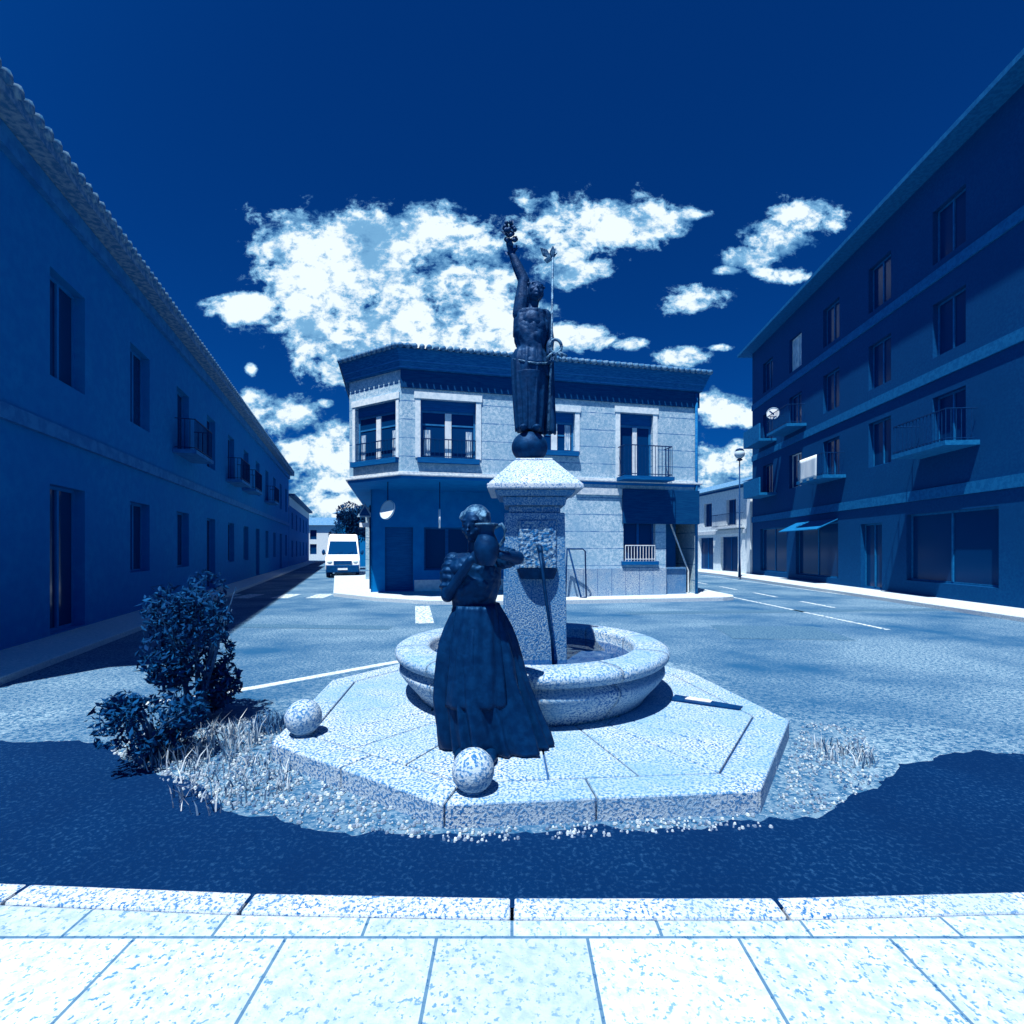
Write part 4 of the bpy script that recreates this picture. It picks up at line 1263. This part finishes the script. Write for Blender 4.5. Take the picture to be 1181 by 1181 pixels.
# skirt with deep folds
def fold(a, t):
    return 1 + (0.045 + 0.125 * t) * (0.8 * math.sin(a * 7 + 2.6 * t + 0.9 * math.sin(a * 2 + 1)) + 0.55 * math.sin(a * 16 + 3 * t + math.sin(a * 3)) + 0.3 * math.sin(a * 27 - 2 * t)) 
ds = G()
prof = [(0.155, 1.06), (0.165, 1.03), (0.195, 0.96), (0.225, 0.88), (0.245, 0.78), (0.262, 0.66), (0.275, 0.52), (0.292, 0.38), (0.308, 0.24), (0.322, 0.12), (0.332, 0.03), (0.325, 0.012)]
ds.lathe(prof, wp(0.015, 0.0, 0), 150, 1.0, 0.74, fold=fold)
for i, p in enumerate(ds.v):   # hem flares right, partly filling in for her cast shadow
    t = max(0, (1.06 + ZP - p.z))
    f_ = min(1, max(0, (p.x - WX) / 0.25))
    p.x += 0.17 * t ** 1.5 * f_ + 0.075 * t ** 2.5 * (1 - f_) - 0.035 * math.sin(math.pi * min(1, t)) * (1 - f_)
    w = 0.012 * noise.noise(p * 7)
    p.x += w; p.y += w
o = ds.build('skirt', M['bronze'], wo, smooth=True); displace(o, CAST, 0.012)
# apron panel falling in front with raised hem
ap = G()
na, nz_ = 20, 24
vs, fs = [], []
for i in range(na + 1):
    for j in range(nz_ + 1):
        t = j / nz_
        a = R(-90) + R(-52) + R(104) * i / na
        r = 0.185 + 0.115 * t ** 0.8 + 0.012 * math.sin(i * 1.3 + t * 3)
        if i in (0, na) or j == nz_: r -= 0.02
        vs.append(wp(0.015 + r * math.cos(a) * 1.0, r * math.sin(a) * 0.77 - 0.012, 1.05 - 0.72 * t))
for i in range(na):
    for j in range(nz_):
        b = i * (nz_ + 1) + j
        fs.append((b, b + 1, b + nz_ + 2, b + nz_ + 1))
o = ap.add(vs, fs).build('apron', M['bronze'], wo, smooth=True)
sm = o.modifiers.new('thick', 'SOLIDIFY'); sm.thickness = 0.02
# rolled sleeves and shawl
for k, (pt, q) in enumerate(((LS, LE), (RS, RE))):
    sl_ = G()
    a, b = Vector(pt), Vector(q)
    pts, rad = [], []
    for j in range(15):
        t = -0.06 + 0.92 * j / 14
        pts.append(a.lerp(b, t))
        rad.append(0.050 + 0.030 * math.sin(math.pi * min(1, (j + 2) / 16)) + 0.007 * math.sin(j * 2.1) + (0.006 if j == 13 else 0))
    sl_.tube(pts, rad, 20)
    o = sl_.build('sleeve', M['bronze'], wo); remesh(o, 0.007, 2); displace(o, DRAPE, 0.012)
bl = G()
bl.lathe([(0.12, 1.425), (0.175, 1.395), (0.205, 1.33), (0.205, 1.25), (0.19, 1.16), (0.163, 1.07), (0.158, 1.03), (0.17, 1.0)], wp(-0.01, 0.02, 0), 72, 1.0, 0.80, fold=lambda a, t: 1 + 0.022 * math.sin(a * 14 + 2 * t) * t + 0.05 * max(0, math.sin(-a)) * math.sin(math.pi * t))
o = bl.build('blouse', M['bronze'], wo, smooth=True); remesh(o, 0.008, 2); displace(o, DRAPE, 0.013)
sh = G()
pts = []
for i in range(25):
    a = R(-200) + R(220) * i / 24
    pts.append(wp(-0.005 + 0.155 * math.cos(a), 0.02 + 0.11 * math.sin(a), 1.385 - 0.05 * max(0, -math.sin(a)) ** 2))
sh.tube(pts, [0.028 + 0.006 * math.sin(i * 1.7) for i in range(25)], 10)
o = sh.build('shawl', M['bronze_trim'], wo, smooth=True); remesh(o, 0.007, 2); displace(o, DRAPE, 0.02)
# hair: cap, strands and bun
hr = G()
Rm = Matrix.Rotation(R(-24), 3, 'Z')
hr.ball(HP(0, 0.14, 0.2), (0.108, 0.112, 0.118), 22, 14, Rm)
hr.ball(HP(0, 0.9, 0.12), (0.055, 0.05, 0.055), 16, 10)
for k in range(11):
    a = R(-75 + 15 * k)
    pts = [HP(0.78 * math.sin(a), -0.52 + 0.16 * abs(math.sin(a)), 0.62 - 0.42 * abs(math.sin(a)) + 0.1), HP(0.74 * math.sin(a), -0.1, 0.92 - 0.35 * abs(math.sin(a))), HP(0.6 * math.sin(a), 0.5, 0.75 - 0.25 * abs(math.sin(a))), HP(0.2 * math.sin(a), 0.85, 0.3)]
    hr.tube(pts, [0.010, 0.016, 0.016, 0.01], 7)
o = hr.build('hair', M['bronze_trim'], wo); remesh(o, 0.006, 2)
# the jug is cast with handle and lip
jc = wp(0.095, -0.265, 1.345)
jg = thing('water_jug', 'bronze water jug with handle held up by the woman statue', 'jug', jc)
G().lathe([(0.045, 0.0), (0.055, 0.006), (0.075, 0.05), (0.088, 0.10), (0.085, 0.15), (0.066, 0.195), (0.052, 0.22), (0.056, 0.25), (0.074, 0.275), (0.076, 0.283), (0.066, 0.285), (0.048, 0.25), (0.04, 0.2)], jc, 36).build('vessel', M['bronze'], jg, smooth=True)
G().tube([Vector(jc) + Vector(q) for q in ((0.055, -0.01, 0.26), (0.105, -0.01, 0.285), (0.128, -0.01, 0.245), (0.12, -0.01, 0.18), (0.085, -0.01, 0.13))], [0.012, 0.013, 0.013, 0.012, 0.012], 10).build('handle', M['bronze_trim'], jg, smooth=True)
G().tube([Vector(jc) + Vector((0.075 * math.cos(t), 0.075 * math.sin(t), 0.283)) for t in [i * math.pi / 16 for i in range(32)]], 0.007, 8, closed=True).build('rim', M['bronze_trim'], jg, smooth=True)

# figure on the ball, right arm raised
UX, UY, UZ = 0.185, 5.12, 2.92
def up(x, y, z): return (UX + x, UY + y, UZ + z)
uo = thing('raised_arm_statue', 'bronze statue with raised arm and long staff standing on the fountain ball', 'statue', up(0, 0, 0))
body = G()
hc = up(0.055, -0.02, 1.475)
HP = head(body, hc, 0.125, R(14), R(-14), R(8))
body.tube([up(0.02, 0.01, 1.22), up(0.035, 0.0, 1.33), up(0.05, -0.01, 1.41)], [0.066, 0.056, 0.055], 14)
body.lathe([(0.10, 1.30), (0.165, 1.275), (0.175, 1.21), (0.165, 1.12), (0.15, 1.0), (0.14, 0.90), (0.155, 0.82), (0.185, 0.70), (0.19, 0.6)], up(0.02, 0.02, 0), 28, 1.0, 0.72)
for k in (-1, 1): body.ball(up(0.065 * k + 0.02, -0.062, 1.10), (0.085, 0.062, 0.085), 16, 12)
RS = up(-0.125, 0.0, 1.28); RE = up(-0.085, -0.02, 1.565)
RE = up(-0.06, -0.01, 1.60); RH = up(-0.185, -0.02, 1.88)
limb(body, [up(-0.10, 0.01, 1.26), up(-0.075, 0.0, 1.42)], [0.082, 0.082]); limb(body, [up(-0.075, 0.0, 1.42), RE], [0.080, 0.062]); limb(body, [RE, up(-0.125, -0.015, 1.74), RH], [0.062, 0.055, 0.036])
hand(body, RH, (-0.3, 0.0, 0.95), (0.4, -0.7, 0.2), 1.05, 0.8, 1)
LS, LE, LH = up(0.165, 0.02, 1.25), up(0.215, 0.03, 0.99), up(0.205, -0.09, 0.80)
limb(body, [LS, LE, LH], [0.064, 0.05, 0.034])
hand(body, LH, (0.15, -0.25, -0.9), (-0.5, -0.6, 0.0), 1.05, 1.1, -1)
body.lathe([(0.17, 0.62), (0.13, 0.3), (0.11, 0.02)], up(0.0, 0.01, 0), 20)
for k in (-1, 1): body.ball(up(0.07 * k, -0.10, 0.03), (0.045, 0.10, 0.035), 12, 8)
bo = body.build('body', M['bronze_top'], uo); remesh(bo, 0.0065, 3)
def fold2(a, t):
    return 1 + (0.03 + 0.07 * t) * (math.sin(a * 10 + 1.2 * t) + 0.5 * math.sin(a * 21))
ds = G()
ds.lathe([(0.145, 0.88), (0.17, 0.83), (0.185, 0.76), (0.183, 0.66), (0.175, 0.50), (0.165, 0.34), (0.152, 0.18), (0.14, 0.06), (0.135, 0.02)], up(-0.005, 0.015, 0), 96, 1.0, 0.85, fold=fold2)
ds.build('skirt', M['bronze_top'], uo, smooth=True)
# loose tunic with a swagged hem over the skirt
tn = G()
n1, n2 = 96, 30
vs, fs = [], []
for j in range(n2 + 1):
    t = j / n2
    for i in range(n1):
        a = 2 * math.pi * i / n1
        z = 1.27 - 0.50 * t - 0.085 * t ** 3 * max(0, math.sin(-a + 0.25)) ** 1.3
        r = 0.165 + 0.012 * math.sin(math.pi * t) - 0.016 * math.exp(-((t - 0.72) / 0.12) ** 2) + 0.030 * max(0, t - 0.75) / 0.25
        r *= 1 + (0.012 + 0.03 * max(0, t - 0.6)) * math.sin(a * 13 + 3 * t) + 0.06 * max(0, math.sin(-a)) * math.exp(-((t - 0.33) / 0.16) ** 2)
        vs.append(up(0.018 + r * math.cos(a) * (1.05 if t < 0.5 else 1.0), 0.015 + r * math.sin(a) * 0.82, z))
for j in range(n2):
    for i in range(n1):
        fs.append((j * n1 + i, j * n1 + (i + 1) % n1, (j + 1) * n1 + (i + 1) % n1, (j + 1) * n1 + i))
o = tn.add(vs, fs).build('tunic', M['bronze_top'], uo, smooth=True)
sm = o.modifiers.new('thick', 'SOLIDIFY'); sm.thickness = 0.014
displace(o, DRAPE, 0.018)
hm = G()
hm.tube([Vector(vs[n2 * n1 + i]) for i in range(n1)], 0.011, 8, closed=True)
hm.build('hem', M['bronze_trim'], uo, smooth=True)
# mantle hanging from the left arm to the ball
mt = G()
n1, n2 = 14, 26
vs, fs = [], []
for i in range(n1 + 1):
    for j in range(n2 + 1):
        t = j / n2
        x = 0.10 + 0.185 * i / n1 - 0.03 * (1 - t)
        y = 0.10 + 0.03 * math.sin(i * 1.5 + 0.6 * t) * (0.3 + t) - 0.05 * (i / n1)
        vs.append(up(x, y, 1.02 - 1.02 * t))
for i in range(n1):
    for j in range(n2):
        b = i * (n2 + 1) + j
        fs.append((b, b + 1, b + n2 + 2, b + n2 + 1))
o = mt.add(vs, fs).build('mantle', M['bronze_top'], uo, smooth=True)
sm = o.modifiers.new('thick', 'SOLIDIFY'); sm.thickness = 0.03
hr = G()
hr.ball(HP(0, 0.16, 0.18), (0.098, 0.102, 0.106), 20, 14)
for k in range(9):
    a = R(-70 + 17 * k)
    hr.tube([HP(0.78 * math.sin(a), -0.45, 0.66 - 0.4 * abs(math.sin(a))), HP(0.7 * math.sin(a), 0.1, 0.98 - 0.3 * abs(math.sin(a))), HP(0.4 * math.sin(a), 0.8, 0.5)], [0.010, 0.015, 0.012], 7)
hr.ball(HP(0, 0.95, 0.1), 0.05, 14, 10)
o = hr.build('hair', M['bronze_top'], uo); remesh(o, 0.006, 2)
# what the raised hand holds: a bunch of fruit and leaves
bz = thing('fruit_bunch', 'bronze bunch of fruit and leaves in the raised hand', 'bunch', up(-0.205, -0.03, 1.97))
rnd = random.Random(3)
g = G()
for k in range(34):
    t = rnd.random()
    a = rnd.uniform(0, 6.28); rr_ = (0.02 + 0.06 * math.sin(math.pi * t)) * rnd.uniform(0.6, 1)
    g.ball(up(-0.20 + rr_ * math.cos(a) - 0.02 * t, -0.03 + rr_ * math.sin(a), 1.96 + 0.24 * t), 0.022, 10, 8)
g.build('fruit', M['bronze_top'], bz, smooth=True)
g = G()
for q in ((-0.30, -0.05, 2.10), (-0.28, -0.02, 2.17), (-0.13, -0.03, 2.06), (-0.12, 0.0, 1.95), (-0.26, -0.02, 1.90), (-0.17, -0.02, 2.23)):
    a, b = Vector(up(-0.20, -0.03, q[2] - 0.04)), Vector(up(*q))
    d = (b - a); s_ = Vector((-d.z, 0.25 * d.x, d.x)).normalized() * 0.022
    m_ = a.lerp(b, 0.55)
    g.hexa([a, m_ - s_, b, m_ + s_, a + Vector((0, 0.008, 0)), m_ - s_ + Vector((0, 0.008, 0)), b + Vector((0, 0.008, 0)), m_ + s_ + Vector((0, 0.008, 0))])
g.build('leaf', M['bronze_top'], bz)
# staff with flower top and ring
st = thing('staff', 'long slim bronze staff with flower top held beside the raised arm statue', 'staff', up(0.235, -0.11, 0.0))
G().tube([up(0.185, -0.12, 0.0), up(0.222, -0.12, 0.8), up(0.235, -0.12, 1.78)], [0.013, 0.013, 0.011], 10).build('pole', M['bronze_trim'], st, smooth=True)
g = G()
for q, w in (((-0.13, 0, 0.13), 0.032), ((0.0, -0.03, 0.13), 0.032), ((0.035, 0.02, 0.14), 0.03), ((-0.09, 0.0, 0.0), 0.026), ((-0.05, 0.03, 0.09), 0.03)):
    a = Vector(up(0.233, -0.12, 1.76)); b = a + Vector(q); m_ = a.lerp(b, 0.6)
    d = (b - a).normalized(); s_ = Vector((-d.z, 0.3, d.x)).normalized() * w
    o_ = Vector((0, 0.014, 0))
    g.hexa([a, m_ - s_, b, m_ + s_, a + o_, m_ - s_ + o_ * 2, b + o_, m_ + s_ + o_ * 2])
g.build('flower', M['bronze_trim'], st, bevel=0.004)
rc = Vector(up(0.262, -0.13, 0.86))
g = G(); g.tube([rc + Vector((0.06 * math.cos(t), 0.0, 0.07 * math.sin(t))) for t in [i * math.pi / 12 for i in range(24)]], 0.017, 8, closed=True)
for q in ((-0.09, -0.12), (0.07, -0.11), (0.12, -0.10), (0.0, -0.13)): g.tube([rc + Vector((q[0] * 0.3, 0, -0.06)), rc + Vector((q[0], 0, q[1]))], [0.016, 0.012], 8)
g.build('ring', M['bronze_trim'], st, smooth=True)

# ------------------------------------------------------------------ plants at the left edge
def shrub(label, x, y, rx, ry, h, seed, n, size, m, z0=0.1):
    root = thing('shrub', label, 'shrub', (x, y, z0))
    rnd = random.Random(seed)
    st = G()
    for k in range(12):
        a = rnd.uniform(0, 6.28); r = rnd.uniform(0.4, 0.9)
        e = Vector((x + math.cos(a) * rx * r, y + math.sin(a) * ry * r, z0 + h * rnd.uniform(0.55, 0.98)))
        s = Vector((x + rnd.uniform(-0.06, 0.06), y + rnd.uniform(-0.06, 0.06), z0))
        st.tube([s, s.lerp(e, 0.5) + Vector((0, 0, 0.08)), e], [0.016, 0.011, 0.004], 6)
    st.build('stem', M['bark'], root)
    leaves(n, (x, y, z0 + h * 0.54), (rx, ry, h * 0.52), size, seed, clump=22).build('foliage', M[m], root, fix=False)
    return root
shrub('tall dark shrub at the left edge of the road', -2.93, 4.5, 0.50, 0.48, 1.28, 31, 4200, 0.036, 'leaf_dark')
shrub('lower dark shrub in front of the tall one, beside the near kerb', -2.72, 3.66, 0.40, 0.36, 0.58, 32, 2200, 0.030, 'leaf_dark')

def tuft(label, x, y, r, h, seed, n, m, nm='grass_tuft'):
    rnd = random.Random(seed)
    g = G()
    for _ in range(n):
        a = rnd.uniform(0, 6.28); q = r * math.sqrt(rnd.random())
        p = Vector((x + q * math.cos(a), y + q * math.sin(a), AZ_))
        hh = h * rnd.uniform(0.4, 1.0); l = Vector((rnd.gauss(0, 0.35), rnd.gauss(0, 0.35), 0)) * hh
        b = rnd.uniform(0, 6.28); w = Vector((math.cos(b), math.sin(b), 0)) * rnd.uniform(0.003, 0.007)
        m1 = p + l * 0.35 + Vector((0, 0, hh * 0.6)); t = p + l + Vector((0, 0, hh))
        g.add([p - w, p + w, m1 + w * 0.8, m1 - w * 0.8, t], [(0, 1, 2, 3), (3, 2, 4)])
    return tag(g.build(nm, M[m], fix=False), label, 'grass', kind='stuff')
tuft('pale dry grass tuft at the foot of the left shrubs', -2.45, 3.85, 0.40, 0.22, 1, 300, 'straw')
tuft('low straw coloured weeds along the left front of the platform', -1.85, 3.30, 0.40, 0.12, 2, 220, 'straw')
tuft('dark weeds behind the left stone ball', -2.13, 4.35, 0.20, 0.15, 3, 260, 'leaf_mid')
tuft('pale weeds by the right corner of the platform', 2.55, 3.75, 0.22, 0.12, 4, 130, 'straw')
